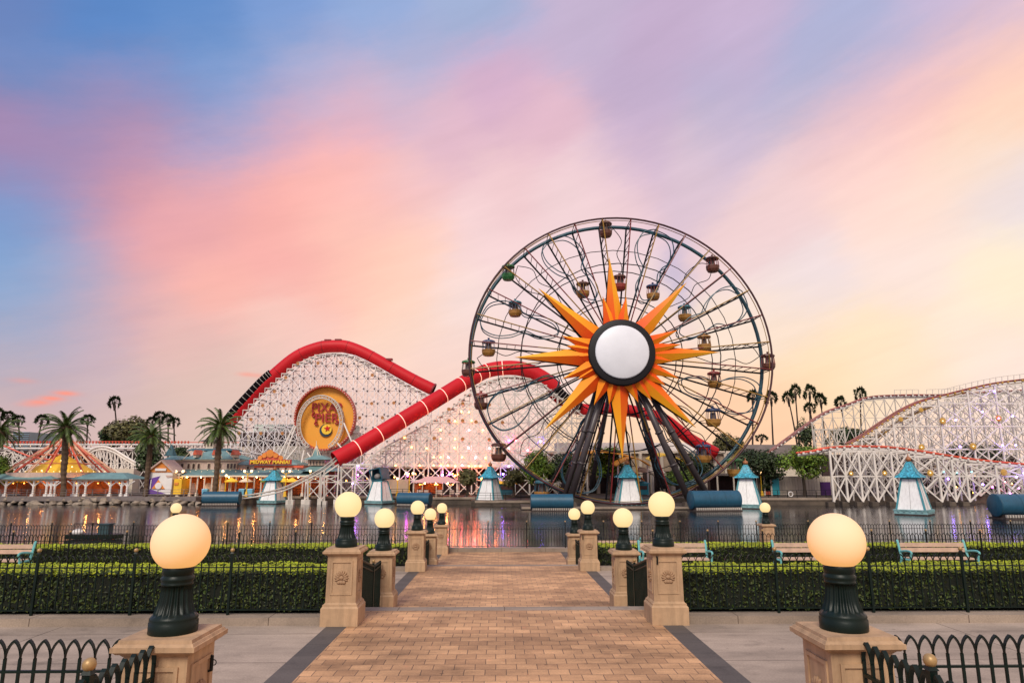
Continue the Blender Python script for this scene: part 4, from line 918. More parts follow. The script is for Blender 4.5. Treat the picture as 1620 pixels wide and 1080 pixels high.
# ------------------------------------------------------------------ white float towers and blue barrels on the water
def make_tower(open_top=False):
    root = thing('float_tower', 'x', 'float tower', absolute=False)
    b = MB(); b.frust((0,0),3.42,3.42,-.5,.14); b.build('hull', 'pontoon', root)
    b = MB(); b.frust((0,0),3.5,3.4,.14,.52); b.frust((0,0),3.56,3.56,.50,.62)
    for a in range(4):
        R = Matrix.Rotation(a*PI/2, 3, 'Z')
        for k in range(-2, 3): n0 = len(b.v); b.box((k*.62-.07,-1.86,.36),(k*.62+.07,-1.72,.56)); b.v[n0:] = [tuple(R @ Vector(p)) for p in b.v[n0:]]
    b.build('base_band', 'tower_base', root)
    b = MB(); b.frust((0,0),2.95,1.60,.62,4.15); b.build('body', 'tower_white', root)
    sl = (2.95-1.60)/2/3.53
    b = MB()
    for sx in (-1,1):
        for sy in (-1,1): b.tube([(sx*1.47,sy*1.47,.62),(sx*.80,sy*.80,4.15)], .135, 4)
    b.frust((0,0),1.80,1.72,4.05,4.28); b.build('corner_trim', 'tower_teal', root)
    b = MB()
    for a in range(4):
        R = Matrix.Rotation(a*PI/2, 3, 'Z'); n0 = len(b.v)
        b.tube([(0,-1.485,.66),(0,-.815,4.1)], .014, 4); b.v[n0:] = [tuple(R @ Vector(p)) for p in b.v[n0:]]
    b.build('panel_seam', 'pontoon', root)
    if not open_top:
        b = MB(); prof = [(1.36,4.22),(1.34,4.30),(1.02,4.52),(.74,4.86),(.53,5.28),(.36,5.72),(.20,6.0),(.05,6.06)]
        vs = []; 
        for r, z in prof:
            for sx, sy in ((-1,-1),(1,-1),(1,1),(-1,1)): vs.append((sx*r, sy*r, z))
        k = len(prof); b.add(vs, [(i*4+j,i*4+(j+1)%4,(i+1)*4+(j+1)%4,(i+1)*4+j) for i in range(k-1) for j in range(4)]+[(3,2,1,0),((k-1)*4,(k-1)*4+1,(k-1)*4+2,(k-1)*4+3)]); b.build('roof', 'tower_roof', root)
        b = MB(); 
        for sx, sy in ((-1,-1),(1,-1),(1,1),(-1,1)): b.tube([(sx*r*1.0, sy*r*1.0, z+.02) for r, z in prof], .055, 4)
        b.build('roof_ridge', 'tower_teal', root)
        b = MB(); b.smooth = True; b.lathe([(.10,6.0),(.26,6.12),(.33,6.32),(.28,6.50),(.12,6.62),(.05,6.70),(.04,7.0)], n=14); b.build('finial', 'copper', root)
    else:
        b = MB(); 
        for sx in (-1, 1): b.prism([(sx*1.0-.1,-1.0,4.3),(sx*1.0-.1,1.3,4.3),(sx*1.0-.1,.9,6.3),(sx*1.0-.1,-1.25,6.3)], (.2,0,0))
        b.prism([(-1.1,-1.25,6.3),(1.1,-1.25,6.3),(1.1,.9,6.3),(-1.1,.9,6.3)], (0,0,.16)); b.box((-1.1,1.0,4.3),(1.1,1.2,6.3)); b.box((-1.1,-1.0,4.28),(1.1,1.2,4.42)); hd = b.build('hood', 'blue_box', root); hd.data.transform(Matrix.Translation((0,0,4.3)) @ Matrix.Rotation(-.2, 4, 'Y') @ Matrix.Translation((0,0,-4.3)))
        b = MB(); b.smooth = True; b.ball((-.15,-.6,4.95), .55, 16, 12); b.build('projector_lens', 'lens_grey', root)
    return root
tw = make_tower(); tw2 = make_tower(True); firstt = True
for px, py, wpx, rot, kind, lab in ((431,797,50,32,0,'white float tower with teal roof, leftmost of the row, before the midway stalls'),(600.5,797.5,49,36,1,'float tower without a roof, carrying a tilted dark blue projector hood'),
    (775,799.5,51,30,0,'white float tower with blue pointed roof below the lower left of the big wheel'),(994,803.5,55,-13,0,'white float tower with bright blue roof right under the sunburst of the wheel'),
    (1184,804.5,52,4,0,'white float tower beside the right end of a blue barrel, between wheel and round tree'),(1447,815,67,13,0,'largest white float tower with teal roof, in front of the right trestle')):
    p = G(px, py, ZW); zc = (p-CAM).dot(FWD); size = wpx*zc/F*math.cos(math.atan2(p.x-CAM.x, p.y)); a = math.radians(rot); av = math.atan2(p.x-CAM.x, p.y); s = size/(3.5*(abs(math.cos(a))+abs(math.sin(a))))
    if kind: o = tw2
    elif firstt: o = tw; firstt = False
    else: o = copy_tree(tw)
    dv_ = V(p.x-CAM.x, p.y, 0).normalized(); o.location = (p.x+dv_.x*size*.42, p.y+dv_.y*size*.42, ZW); o.rotation_euler = (0,0,-av-a); hs = s*(.88 if px < 650 else .95 if px < 900 else .87 if px < 1300 else 1.02); o.scale = (s,s,hs); o['label'] = lab; o['group'] = 'float towers on the lagoon'
def make_barrel():
    root = thing('float_barrel', 'x', 'float barrel', absolute=False)
    b = MB(); b.box((-2.9,-1.15,-.4),(2.9,1.15,.12)); b.box((-2.75,-.9,.12),(2.75,.9,.42)); b.build('pontoon', 'pontoon', root)
    b = MB(); b.smooth = True; pts = [(x,0,1.28) for x in (-3,-2.97,-2.9,2.9,2.97,3)]; b.tube(pts, [1.0,1.05,1.05,1.05,1.05,1.0], 28); b.build('drum', 'barrel', root)
    for x in (-2.95,-1,1,2.95): b = MB(); b.tube([(x,math.cos(2*PI*k/28)*1.055,1.28+math.sin(2*PI*k/28)*1.055) for k in range(28)], .025, 4, closed=True); b.build('hoop', 'wheel_blue', root)
    b = MB(); b.lathe([(.9,0),(.9,.02)], n=24); o = b.build('end_cap', 'dark_box', root); o.location = (3.0,0,1.28); o.rotation_euler = (0,PI/2,0)
    b = MB()
    for k in range(22): b.box((-2.75+k*.26,-1.17,.16),(-2.66+k*.26,-.92,.42))
    b.build('fender_teeth', 'pale_steel', root)
    return root
bar = make_barrel()
for i, (px, py, wpx, rot, lab) in enumerate(((350,800,57,4,'blue float barrel at the left, before the midway stalls and left of the first tower'),(655.5,801,55,-16,'blue float barrel with dark open end, right of the hooded tower'),
    (873,808.5,68,0,'blue float barrel moored at the foot of the left wheel legs'),(1131,808.5,82,9,'long blue float barrel moored at the foot of the right wheel legs'),(1625,821,100,0,'blue float barrel cut by the right edge of the picture'))):
    o = bar if i == 0 else copy_tree(bar); p = G(px,py,ZW); s = wpx*((p-CAM).dot(FWD))/F/6.0; dv_ = V(p.x-CAM.x, p.y, 0).normalized(); o.location = (p.x+dv_.x,p.y+dv_.y,ZW); o.rotation_euler = (0,0,math.radians(rot)); o.scale = (s,s,s); o['label'] = lab; o['group'] = 'float barrels on the lagoon'
# low green service float with a crate, just beyond the waterfront fence on the left
p = G(150,852,ZW); fl = thing('service_float', 'low dark green service float with a crate, on the water behind the left waterfront fence', 'float', (p.x,p.y,ZW), absolute=False)
b = MB(); b.prism([(-1.7,-.6,.05),(1.5,-.6,.05),(1.9,0,.05),(1.5,.6,.05),(-1.7,.6,.05)], (0,0,.28)); b.build('hull', 'iron_green', fl)
b = MB(); b.box((.3,-.3,.33),(1.0,.3,.95)); b.box((.25,-.35,.95),(1.05,.35,1.02)); b.build('crate', 'dark_box', fl)
b = MB(); b.smooth = True; b.ball((-1.2,0,.45), .28, 10, 8, (1.4,.8,.8)); b.build('buoy', 'wall_white', fl)
b = MB(); b.tube([(-1.5,0,.3),(-1.5,0,1.0),(.5,0,1.0)], .03, 5); b.build('rail', 'iron_black', fl)

# ------------------------------------------------------------------ right-hand trestle coaster over the water
rc = thing('roller_coaster', 'white trestle coaster with red rails over the water, rising to the right edge', 'roller coaster', (W(1450,770,92).x,92,ZW))
A_ = [(1262,716),(1286,713),(1310,708),(1350,706),(1400,707),(1450,713),(1500,721),(1550,728),(1640,736)]
B_ = [(1340,702),(1358,692),(1372,683),(1400,664),(1430,646),(1460,633),(1500,623),(1540,613),(1580,605),(1650,597)]
C_ = [(1215,716),(1250,690),(1285,665),(1310,650),(1340,640),(1370,629),(1400,626),(1440,625),(1470,625),(1500,624),(1640,616)]
fA, fB, fC = (lambda x: interp(A_, x)), (lambda x: interp(B_, x)), (lambda x: interp(C_, x))
colsA = [1310,1332,1355,1379,1406,1434,1478,1500,1521,1568,1610,1650]
m = MB(); lattice(m, 90, colsA, lambda x: fA(x)+4, ZW+.5, 3.35, .17, .115); m.build('lower_trestle', 'white_steel', rc)
m = MB(); lattice(m, 94, [c+9 for c in colsA], lambda x: fA(x)+4, ZW+.5, 3.35, .12, .085, xb=False); m.build('lower_trestle', 'white_steel', rc)
for Y, cs in ((90,colsA),(94,[c+9 for c in colsA])):
    for c in cs: x = W(c,760,Y).x; m = MB(); m.frust((x,Y),.95,.85,ZW-.8,ZW+.55); m.build('footing', 'quaywall', rc)
m = MB(); lattice(m, 99, [1340,1362,1386,1415,1448,1491,1539,1584,1630], lambda x: fB(x)+4, ZQ, 3.4, .17, .12)
lattice(m, 102, [1350,1374,1400,1430,1468,1515,1560,1605,1650], lambda x: fB(x)+5, ZQ, 3.4, .13, .095); m.build('upper_trestle', 'white_steel', rc)
m = MB(); lattice(m, 107, arange(1400,1660,14.5), lambda x: fB(x)+9, ZQ, 1.9, .055, .045); m.build('upper_trestle', 'pale_steel', rc)
m = MB(); lattice(m, 98, arange(1316,1660,15), lambda x: fA(x)+9, ZQ+1.5, 1.5, .05, .045); m.build('lower_trestle', 'pale_steel', rc)
m = MB(); lattice(m, 114, arange(1286,1660,17), lambda x: fC(x)+5, ZQ, 4.2, .10, .07); lattice(m, 112, arange(1288,1345,12), lambda x: 679, ZQ, 2.6, .11, .09); m.build('rear_trestle', 'pale_steel', rc)
def track(mb, pts, Y, r, gauge=.55, ties=True, rail=None):
    c = spline(wl(pts, Y), 7)
    for dy in (-gauge, gauge): mb.cur = 0; mb.tube([p+V(0,dy,0) for p in c], r, 6)
    mb.cur = 1; mb.tube([p-V(0,0,.32) for p in c], r*1.2, 6)
    acc = 0
    for p, q in zip(c, c[1:]):
        acc += (q-p).length
        if acc > .75: acc = 0; mb.add(*boxv(p, .13, gauge+.25, .12))
    mb.cur = 0; return c
def boxv(p, a, b, c):
    t = MB(); t.box((p.x-a,p.y-b,p.z-c-.1),(p.x+a,p.y+b,p.z+c-.1)); return t.v, t.f
m = MB(); track(m, A_, 90.5, .15); m.build('track', ['track_red','white_steel'], rc)
m = MB(); track(m, [(x,y+4) for x, y in A_[1:7]], 95, .09); m.build('track', ['track_red','pale_steel'], rc)
m = MB(); track(m, B_, 99.5, .15); m.build('track', ['track_dark','gold'], rc)
m = MB(); track(m, [(x+14,y+7) for x, y in B_[:6]], 101, .09); m.build('track', ['pale_steel','gold'], rc)
m = MB(); c = track(m, C_, 115, .15); m.build('track', ['track_dark','white_steel'], rc)
for pts, Y, a, b in ((C_,115,1415,1462),(C_,115,1466,1525),(B_,99.5,1490,1640)):
    pv = None; m = MB()
    for px in arange(a, b, 9.5):
        f = interp(pts, px); p0, p1 = W(px,f-1,Y-.8), W(px,f-9,Y-.8); m.bar(p0, p1, .045)
        if pv: m.bar(pv, p1, .05)
        pv = p1
    m.build('handrail', 'pale_steel', rc)
for px, py, Y, s in ((1491.5,665.6,98.6,1),(1539.5,705.7,98.6,1),(1458,707,98.6,.9),(1580,661.7,98.6,.9),(1346.5,748.5,89.6,.62),(1399.6,748,89.6,.66),(1471.7,748,89.6,.85),(1588,747,89.6,.9),(1457,648,98.6,.7),(1425,663,98.6,.7)):
    mt = 'gold'; p = W(px,py,Y)
    if ('R',mt) not in pro:
        m = MB(); m.local = True; m.lathe([(.15,.16),(.75,.12),(.75,-.1)], n=16)
        for k in range(16): a = 2*PI*k/16; m.prism([(math.cos(a+d)*r, math.sin(a+d)*r, -.05) for r, d in ((.7,-.17),(1.05,0),(.7,.17))], (0,0,.1))
        o = pro[('R',mt)] = m.build('medallion', mt, rc)
    else: o = pro[('R',mt)].copy(); C.objects.link(o)
    o.location = p-Vector(rc.location); o.rotation_euler = (PI/2,0,0); s *= .58; o.scale = (s,s,s)
for px, py, mt, Y in ((1491.5,665.6,'bulb_warm',98),(1540,705.5,'bulb_warm',98),(1512,664,'bulb_violet',98),(1602,658,'bulb_violet',98),(1573,619,'bulb_violet',98),(1519,706,'bulb_violet',98),(1586,704,'bulb_violet',98),(1607,704,'bulb_violet',98),
    (1514,747.5,'bulb_teal',89),(1608,754,'bulb_violet',89),(1543,753,'bulb_amber',93),(1493,746,'bulb_teal',93),(1537,746,'bulb_teal',93),(1601,765,'bulb_amber',96),(1554,651,'bulb_violet',98),(1580,661.5,'bulb_magenta',98),(1458,707,'bulb_warm',98),
    (1399.6,748,'bulb_warm',89),(1346.5,748.5,'bulb_warm',89),(1472,747.5,'bulb_warm',89),(1579,778,'bulb_pink',98),(1540,779,'bulb_amber',98),(1598,780,'bulb_magenta',98),(1620,748,'bulb_violet',89),(1513,770,'bulb_amber',98),(1570,770,'bulb_magenta',93),(1555,766,'bulb_violet',93),(1590,762,'bulb_pink',93),(1530,764,'bulb_violet',93),(1500,757,'bulb_violet',93),(1612,772,'bulb_magenta',93)):
    lamp(rc, px, py, Y, mt, .11 if mt == 'bulb_violet' else .09)
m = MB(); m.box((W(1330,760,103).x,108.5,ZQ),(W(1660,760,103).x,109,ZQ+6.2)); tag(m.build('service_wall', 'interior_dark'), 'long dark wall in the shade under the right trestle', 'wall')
b = MB(); bw = thing('station_building', 'tan station block with dark openings glimpsed inside the right trestle', 'building', (W(1500,735,104.5).x,104.5,ZQ))
b.box((W(1445,740,104).x,104,W(0,744,104).z),(W(1545,740,104).x,107,W(0,730,104).z)); b.build('wall', 'wall_tan', bw)
b = MB(); b.box((W(1437,730,103.6).x,103.4,W(0,731,104).z),(W(1553,730,103.6).x,107.4,W(0,728,104).z)); b.build('roof', 'roof_grey', bw)
b = MB()
for px in (1470,1500,1528): q = W(px,737,103.95); b.box((q.x-.7,103.9,q.z-.5),(q.x+.7,104.1,q.z+.5))
b.build('opening', 'window_dark', bw)

# ------------------------------------------------------------------ buildings along the far shore
def rect(mb, px0, py0, px1, py1, Y, d):      # block whose front face spans these photo pixels
    a, b = W(px0,py0,Y), W(px1,py1,Y); mb.box((min(a.x,b.x),Y,min(a.z,b.z)),(max(a.x,b.x),Y+d,max(a.z,b.z)))
def hip(mb, px0, px1, pyb, pyt, Y, d, inset, over=.3):
    a, b = W(px0,pyb,Y), W(px1,pyb,Y); zt = W(px0,pyt,Y).z; x0, x1, y0, y1 = a.x-over, b.x+over, Y-over, Y+d+over; i = inset
    mb.add([(x0,y0,a.z),(x1,y0,a.z),(x1,y1,a.z),(x0,y1,a.z),(x0+i,y0+min(i,d/2),zt),(x1-i,y0+min(i,d/2),zt),(x1-i,y1-min(i,d/2),zt),(x0+i,y1-min(i,d/2),zt)],
           [(0,3,2,1),(0,1,5,4),(1,2,6,5),(2,3,7,6),(3,0,4,7),(4,5,6,7)])
def windows(par, pxs, py0, py1, w, Y, name='window', fr='trim_cream', gl='window_dark'):
    for px in pxs:
        m = MB(); rect(m, px-w/2-.7, py1+.7, px+w/2+.7, py0-.7, Y-.10, .12); f = m.build(name, fr, par)
        m = MB(); rect(m, px-w/2, py1, px+w/2, py0, Y-.16, .08); m.build('pane', gl, f)
def bulbs(par, pts, Y, r, mt='bulb_warm'):
    for px, py in pts: lamp(par, px, py, Y, mt, r, 'lamp')

# carousel tent with red open trusses
ct = thing('carousel_tent', 'round carousel pavilion with yellow tent roof inside an open cage of red and cream trusses', 'carousel', (W(97,780,106).x,106,ZQ))
def cone_px(mb, pxc, pyb, wpx, pyt, Y, n=12, wt=2):
    a, t = W(pxc,pyb,Y), W(pxc,pyt,Y); r = wpx/2*((a-CAM).dot(FWD))/F; mb.lathe([(r,a.z),(wt*((a-CAM).dot(FWD))/F/2,t.z)], (a.x,a.y,0), n); return a, t, r
b = MB(); a, t, r = cone_px(b, 97, 747, 98, 717, 106, 16); b.build('tent_roof', 'yellow_canvas', ct)
b = MB(); rr = r*1.52; zt = W(97,692,106).z
for k in range(20):
    an = 2*PI*k/20; b.cur = k % 2; c0 = V(a.x+math.cos(an)*rr, 106+math.sin(an)*rr, a.z); c1_ = V(a.x+math.cos(an)*.35, 106+math.sin(an)*.35, zt)
    b.bar(c0, c1_, .14, 5)
for q in (.25,.5,.75):
    b.cur = 0; b.tube([V(a.x+math.cos(2*PI*k/20)*(rr*(1-q)+.35*q), 106+math.sin(2*PI*k/20)*(rr*(1-q)+.35*q), a.z+(zt-a.z)*q) for k in range(20)], .07, 5, closed=True)
b.build('truss_cage', ['truss_red','truss_cream'], ct)
b = MB(); b.lathe([(r*1.0,ZQ),(r*1.0,a.z)], (a.x,106,0), 20); b.build('inner_wall', 'interior_red', ct)
b = MB(); b.lathe([(rr*1.01,a.z-.75),(rr*1.01,a.z)], (a.x,106,0), 24); b.build('canopy_valance', 'wall_pink', ct)
bulbs(ct, [(x, 745.5) for x in arange(22,172,9)], 100.5, .05, 'bulb_warm'); bulbs(ct, [(80,738),(97,728),(114,738),(66,744),(128,744)], 101.5, .10, 'bulb_warm')
# pavilions with teal roofs on arches
def pavilion(px0, px1, Y, label, cols):
    root = thing('pavilion', label, 'pavilion', (W((px0+px1)/2,780,Y).x,Y,-1.08))
    b = MB(); hip(b, px0+4, px1-4, 757.5, 747.5, Y, 5, 2.2, .5); b.build('roof', 'roof_teal', root)
    b = MB(); rect(b, px0+3, 760.5, px1-3, 757.6, Y, .35); b.build('frieze', 'trim_cream', root)
    for px in cols:
        m = MB(); p = W(px,782,Y); zt = W(px,760,Y).z; m.frust((p.x,Y+.2),.5,.45,-1.08,-.75); m.tube([(p.x,Y+.2,-.75),(p.x,Y+.2,zt)], .15, 8)
        for s in (-1, 1): m.tube([(p.x+s*t*1.0, Y+.2, zt-1.0*(1-t**.6)-.05) for t in (.12,.3,.55,.8,1.0)], .09, 5)
        m.build('column', 'wall_white', root)
    b = MB(); rect(b, px0+3, 780, px1-3, 758, Y+4.6, .2); b.build('rear_wall', 'interior_red', root)
    bulbs(root, [(x, 758.8) for x in arange(px0+12, px1-6, 20)], Y+2.2, .075, 'bulb_hidden'); bulbs(root, [(x, 764) for x in arange(px0+10, px1-6, 17)], Y+3.4, .06, 'bulb_amber'); return root
pavilion(-40, 86, 98.6, 'open pavilion with teal roof and white arched columns at the left edge, before the carousel', (-22,6,50,71,78,84))
pavilion(111, 205, 98.6, 'open pavilion with teal roof and white arched columns, right of the big date palm', (114,120,133,172,190,199))
def umbrella(px, py, Y, w, mt, label, zg=ZQ, stripe=None):
    root = thing('parasol', label, 'parasol', (W(px,py,Y).x,Y,zg), group='parasols on the far shore')
    p = W(px,py,Y); b = MB(); b.lathe([(w,p.z),(w*.98,p.z+.12),(.06,p.z+.62)], (p.x,Y,0), 12); b.build('canopy', mt, root)
    b = MB(); b.bar((p.x,Y,zg),(p.x,Y,p.z+.7), .05, 6); b.build('pole', 'trim_cream', root)
for px, py, w, lab in ((28,763,1.35,'large yellow parasol inside the left pavilion'),(57,762.5,.7,'small yellow parasol inside the left pavilion')): umbrella(px,py,101,w,'yellow_canvas',lab)
for px, py, w, mt, lab in ((366,762,.95,'yellow_canvas','yellow parasol in front of the midway stalls, right of the third date palm'),(389,762,.95,'trim_cream','cream parasol between two turquoise bins'),
    (450,762,.9,'yellow_canvas','yellow parasol just right of the first float tower'),(462,762,.95,'yellow_canvas','rightmost yellow parasol of the pair beside the first float tower'),(418,762.5,.6,'leaf_mid','small green parasol half hidden by the first float tower')): umbrella(px,py,98.6,w,mt,lab)
for px, lab in ((325,'turquoise bin at the quay left of the third date palm'),(383,'turquoise bin left of the cream parasol'),(396,'turquoise bin right of the cream parasol')):
    b = MB(); p = W(px,779,98.3); b.frust((p.x,98.3),.66,.8,ZQ,ZQ+.95); b.frust((p.x,98.3),.86,.7,ZQ+.95,ZQ+1.1); tag(b.build('litter_bin', 'sky_blue_paint'), lab, 'bin', 'turquoise bins')

# painted gable stall
st = thing('gable_stall', 'small gabled stall with a white front painted with purple and orange shapes, by the boardwalk', 'stall', (W(252,782,97.4).x,97.4,ZQ))
b = MB(); rect(b, 232, 782, 273.5, 746.5, 97.4, 3.2); b.build('wall', 'wall_white', st)
b = MB(); rect(b, 273.5, 782, 288, 757, 97.6, 2.8); b.build('side_counter', 'yellow_paint', st)
b = MB(); b.prism([W(231.5,746.5,97.3),W(274.5,746.5,97.3),W(256,729.5,97.3)], (0,3.3,0)); b.build('gable', 'orange_paint', st)
b = MB()
for a_, c_ in (((230,747.5),(256,728)),((256,728),(276,747.5))): b.tube([W(*a_,97.1), W(*c_,97.1)], .15, 4); b.tube([W(*a_,97.1)+V(0,3.6,0), W(*c_,97.1)+V(0,3.6,0)], .15, 4)
b.quad(W(230,747,97.1)+V(0,0,.1), W(256,727.6,97.1)+V(0,0,.1), W(256,727.6,97.1)+V(0,3.6,.1), W(230,747,97.1)+V(0,3.6,.1)); b.quad(W(256,727.6,97.1)+V(0,0,.1), W(276,747,97.1)+V(0,0,.1), W(276,747,97.1)+V(0,3.6,.1), W(256,727.6,97.1)+V(0,3.6,.1)); b.build('roof', 'wall_pink', st)
b = MB(); rect(b, 245, 744.5, 263, 740.5, 97.15, .1); b.build('name_board', 'wall_white', st)
def flat(par, pts, Y, mt, name='painted_shape'): b = MB(); b.prism([W(x,y,Y) for x, y in pts], (0,.04,0)); b.build(name, mt, par)
flat(st, [(230.5,781),(230,762),(238,756.5),(253.5,752.5),(245,766),(239,774),(262,780.5)], 97.34, 'purple'); flat(st, [(240,772.5),(250.5,758.5),(260.5,773)], 97.28, 'orange_paint')
b = MB(); q = W(250.5,768,97.2); cdisc(b, q, .46, 97.18, 20); b.build('painted_shape', 'wall_white', st)
flat(st, [(262,751.5),(272,751.5),(273,754),(264,755)], 97.3, 'wall_pink'); flat(st, [(236.5,773),(238,773),(240,758),(238.5,758)], 97.24, 'wall_white')
b = MB(); rect(b, 275.5, 767, 282, 763, 97.5, .12); b.build('hatch', 'orange_paint', st)

# long midway building with teal hip roofs
mw = thing('midway_building', 'long two storey building with pink walls, teal hip roofs and a lit arcade', 'building', (W(400,780,102).x,102,ZQ))
b = MB(); rect(b, 284, 782, 520, 744, 104, 6); b.build('arcade_wall', 'interior_red', mw)
b = MB(); rect(b, 262, 743, 375, 727.5, 103, 8); rect(b, 375, 745, 470, 733, 103.5, 7); b.build('upper_wall', 'wall_pink', mw)
b = MB(); rect(b, 283, 728, 378, 725.6, 102.6, .4); rect(b, 285, 754, 520, 751.6, 98.9, .4); rect(b, 258, 729, 286, 726.5, 102.4, .5); b.build('cornice', 'trim_cream', mw)
b = MB(); hip(b, 290, 371, 726, 712, 102.8, 8, 3.0, .4); b.build('roof', 'roof_teal', mw)
b = MB(); hip(b, 371, 470, 735, 726, 103.4, 7, 2.0, .3); b.build('roof', 'roof_teal', mw)
b = MB(); hip(b, 296, 366, 712.5, 709, 106, 5, .6, .1); b.build('roof_lantern', 'roof_teal_dark', mw)
b = MB(); 
for (xa, xb, y0, y1) in ((284,520,752,742.5),): p0, p1, p2, p3 = W(xa,y0,99), W(xb,y0,99), W(xb,y1,103), W(xa,y1,103); b.add([p0,p1,p2,p3,p0-V(0,0,.15),p1-V(0,0,.15),p2-V(0,0,.15),p3-V(0,0,.15)],[(0,1,2,3),(7,6,5,4),(0,4,5,1),(1,5,6,2),(2,6,7,3),(3,7,4,0)])
b.build('awning_roof', 'roof_teal', mw)
for px in (290,300,311,322,334,347,362,372,401,412,432,447,478,490,505,516):
    m = MB(); p = W(px,780,99.2); zt = W(px,754,99.2).z; m.tube([(p.x,99.2,ZQ),(p.x,99.2,zt)], .11, 6); m.frust((p.x,99.2),.4,.3,ZQ,ZQ+.5); m.build('arcade_post', 'wall_cream', mw)
for px in (296,304,328,340,351):
    m = MB(); p = W(px,778,100.2); m.prism([(p.x-.42,100.2,ZQ+.3),(p.x+.42,100.2,ZQ+.3),(p.x+.42,100.2,ZQ+1.5)]+[(p.x+.42*math.cos(t),100.2,ZQ+1.5+.42*math.sin(t)) for t in (.6,1.2,1.9,2.5)]+[(p.x-.42,100.2,ZQ+1.5)], (0,.2,0)); m.build('arcade_panel', 'wall_pink' if px < 320 else 'truss_cream', mw)
windows(mw, (288,298,306,314,330,348,360.5,366,371), 733, 740.5, 4.2, 103); windows(mw, (392,404,416,440,452,464), 737, 742, 4, 103.5)
for px in (308,338,368):
    m = MB(); m.prism([W(px-3.2,719,102),W(px+3.2,719,102),W(px,711,102)], (0,2.5,0)); d_ = m.build('dormer', 'truss_red', mw); m = MB(); rect(m, px-2.4, 723, px+2.4, 719, 102.2, 2); m.build('dormer_front', 'wall_cream', d_)
b = MB()
for (xa,ya,xb,yb) in ((290,726,303,712.6),(322,712.6,318,726),(345,712.6,352,726),(371,726,358,712.6)): b.tube([W(xa,ya,102.3),W(xb,yb,102.9 if ya > yb else 102.9)], .07, 4)
b.build('roof_ribs', 'trim_cream', mw)
b = MB(); a_, t_, r_ = cone_px(b, 270, 721, 20, 703, 103.5, 8); b.build('turret_roof', 'roof_teal_dark', mw)
b = MB(); hip(b, 260, 282, 727, 720.5, 102, 5, 1.0, .3); b.build('turret_eaves', 'roof_teal', mw)
b = MB(); cone_px(b, 500.5, 721, 14, 704, 101.5, 8); b.build('cupola_spire', 'roof_teal', mw)
b = MB(); hip(b, 484, 517, 726.5, 719.5, 100, 4, 1.3, .3); b.build('cupola_eaves', 'roof_teal', mw)
b = MB(); rect(b, 487, 736, 514, 727, 100.4, 3.4); b.build('cupola_wall', 'wall_pink', mw)
b = MB(); hip(b, 476, 528, 745, 735.5, 99.6, 5, 1.6, .3); b.build('cupola_skirt_roof', 'roof_teal', mw)
windows(mw, (491,496,501,506,511), 729, 734, 2.4, 100.4)
b = MB()
for an in (-1,-.35,.35,1): b.tube([W(500.5+an*7,721,101.0), W(500.5,704,101.4)], .055, 4)
b.bar(W(500.5,704,101.5), W(500.5,697,101.5), .05); b.build('spire_ribs', 'trim_cream', mw)
bulbs(mw, [(x,754.2) for x in arange(296,520,22)], 101, .075, 'bulb_hidden'); bulbs(mw, [(x,757.5) for x in arange(301,520,22)], 102.5, .06, 'bulb_amber'); bulbs(mw, [(x, 743+(i%2)*2.5) for i, x in enumerate(arange(292,480,9))], 98.6, .035, 'bulb_warm')
# red and gold billboard over the arcade
bb = thing('billboard', 'ornate red and orange midway billboard with yellow letters above the arcade', 'sign', (W(427,735,98.6).x,98.6,W(427,735,98.6).z))
b = MB(); b.prism([W(x,y,98.6) for x, y in ((396,733.5),(399,727),(409,726),(411,721),(417,718),(421,714),(427,712.5),(433,714),(437,718),(444,721),(447,726),(456,727),(459,733.5))], (0,.3,0)); b.build('board', 'truss_red', bb)
for x, y, r in ((411,724,.32),(418,720,.36),(427,717,.55),(436,720,.36),(444,724,.32),(403,729,.25),(451,729,.25)): b = MB(); cdisc(b, W(x,y,98.4), r, 98.42, 14); b.build('scroll_ornament', 'orange_paint', bb)
b = MB(); rect(b, 394, 734.5, 461, 726.8, 98.25, .25); b.build('name_panel', 'sign_red', bb)
big_text('MIDWAY MANIA!', 427.5, 730.7, 62, 5.6, 98.18, 'sign_yellow', None, bb, .02)
b = MB(); rect(b, 402, 739.5, 480, 736, 98.9, .3); b.build('lower_panel', 'truss_red', bb)
b = MB(); rnd = random.Random(5)
# twin globe lamp posts on the far promenade
def far_lamp(px, pyt, Y, twin, label, grp='promenade lamps'):
    root = thing('street_lamp', label, 'street lamp', (W(px,780,Y).x,Y,ZQ), group=grp); p = W(px,pyt,Y); b = MB()
    b.tube([(p.x,Y,ZQ),(p.x,Y,p.z-.25)], .075, 6); b.frust((p.x,Y),.4,.25,ZQ,ZQ+.7)
    dx = .5 if twin else 0
    if twin: b.tube([(p.x-dx,Y,p.z-.2),(p.x,Y,p.z-.45),(p.x+dx,Y,p.z-.2)], .05, 5)
    b.build('pole', 'yellow_paint' if px > 340 else 'trim_cream', root)
    for s in ((-1,1) if twin else (0,)):
        m = MB(); m.smooth = True; m.ball((p.x+s*dx,Y,p.z), .19, 10, 8); m.build('globe', 'bulb_warm', root)
for px, py, tw_, lab in ((284,745.5,1,'twin globe promenade lamp right beside the gabled stall'),(347,745,1,'twin globe promenade lamp just right of the third date palm'),(392.5,745,1,'yellow twin globe lamp between the turquoise bins'),(453,745,1,'twin globe lamp right of the first float tower'),
    (358,752,0,'single globe lamp left of the yellow parasol'),(491,745,0,'single globe lamp below the cupola'),(629,757,0,'single globe lamp right of the hooded float tower'),(648,748.5,1,'twin globe lamp above the left end of the pink tent'),(1203,747,0,'single globe lamp glowing in front of the dark tree right of the wheel')): far_lamp(px, py, 97.9 if px < 520 else 99.8, tw_, lab)

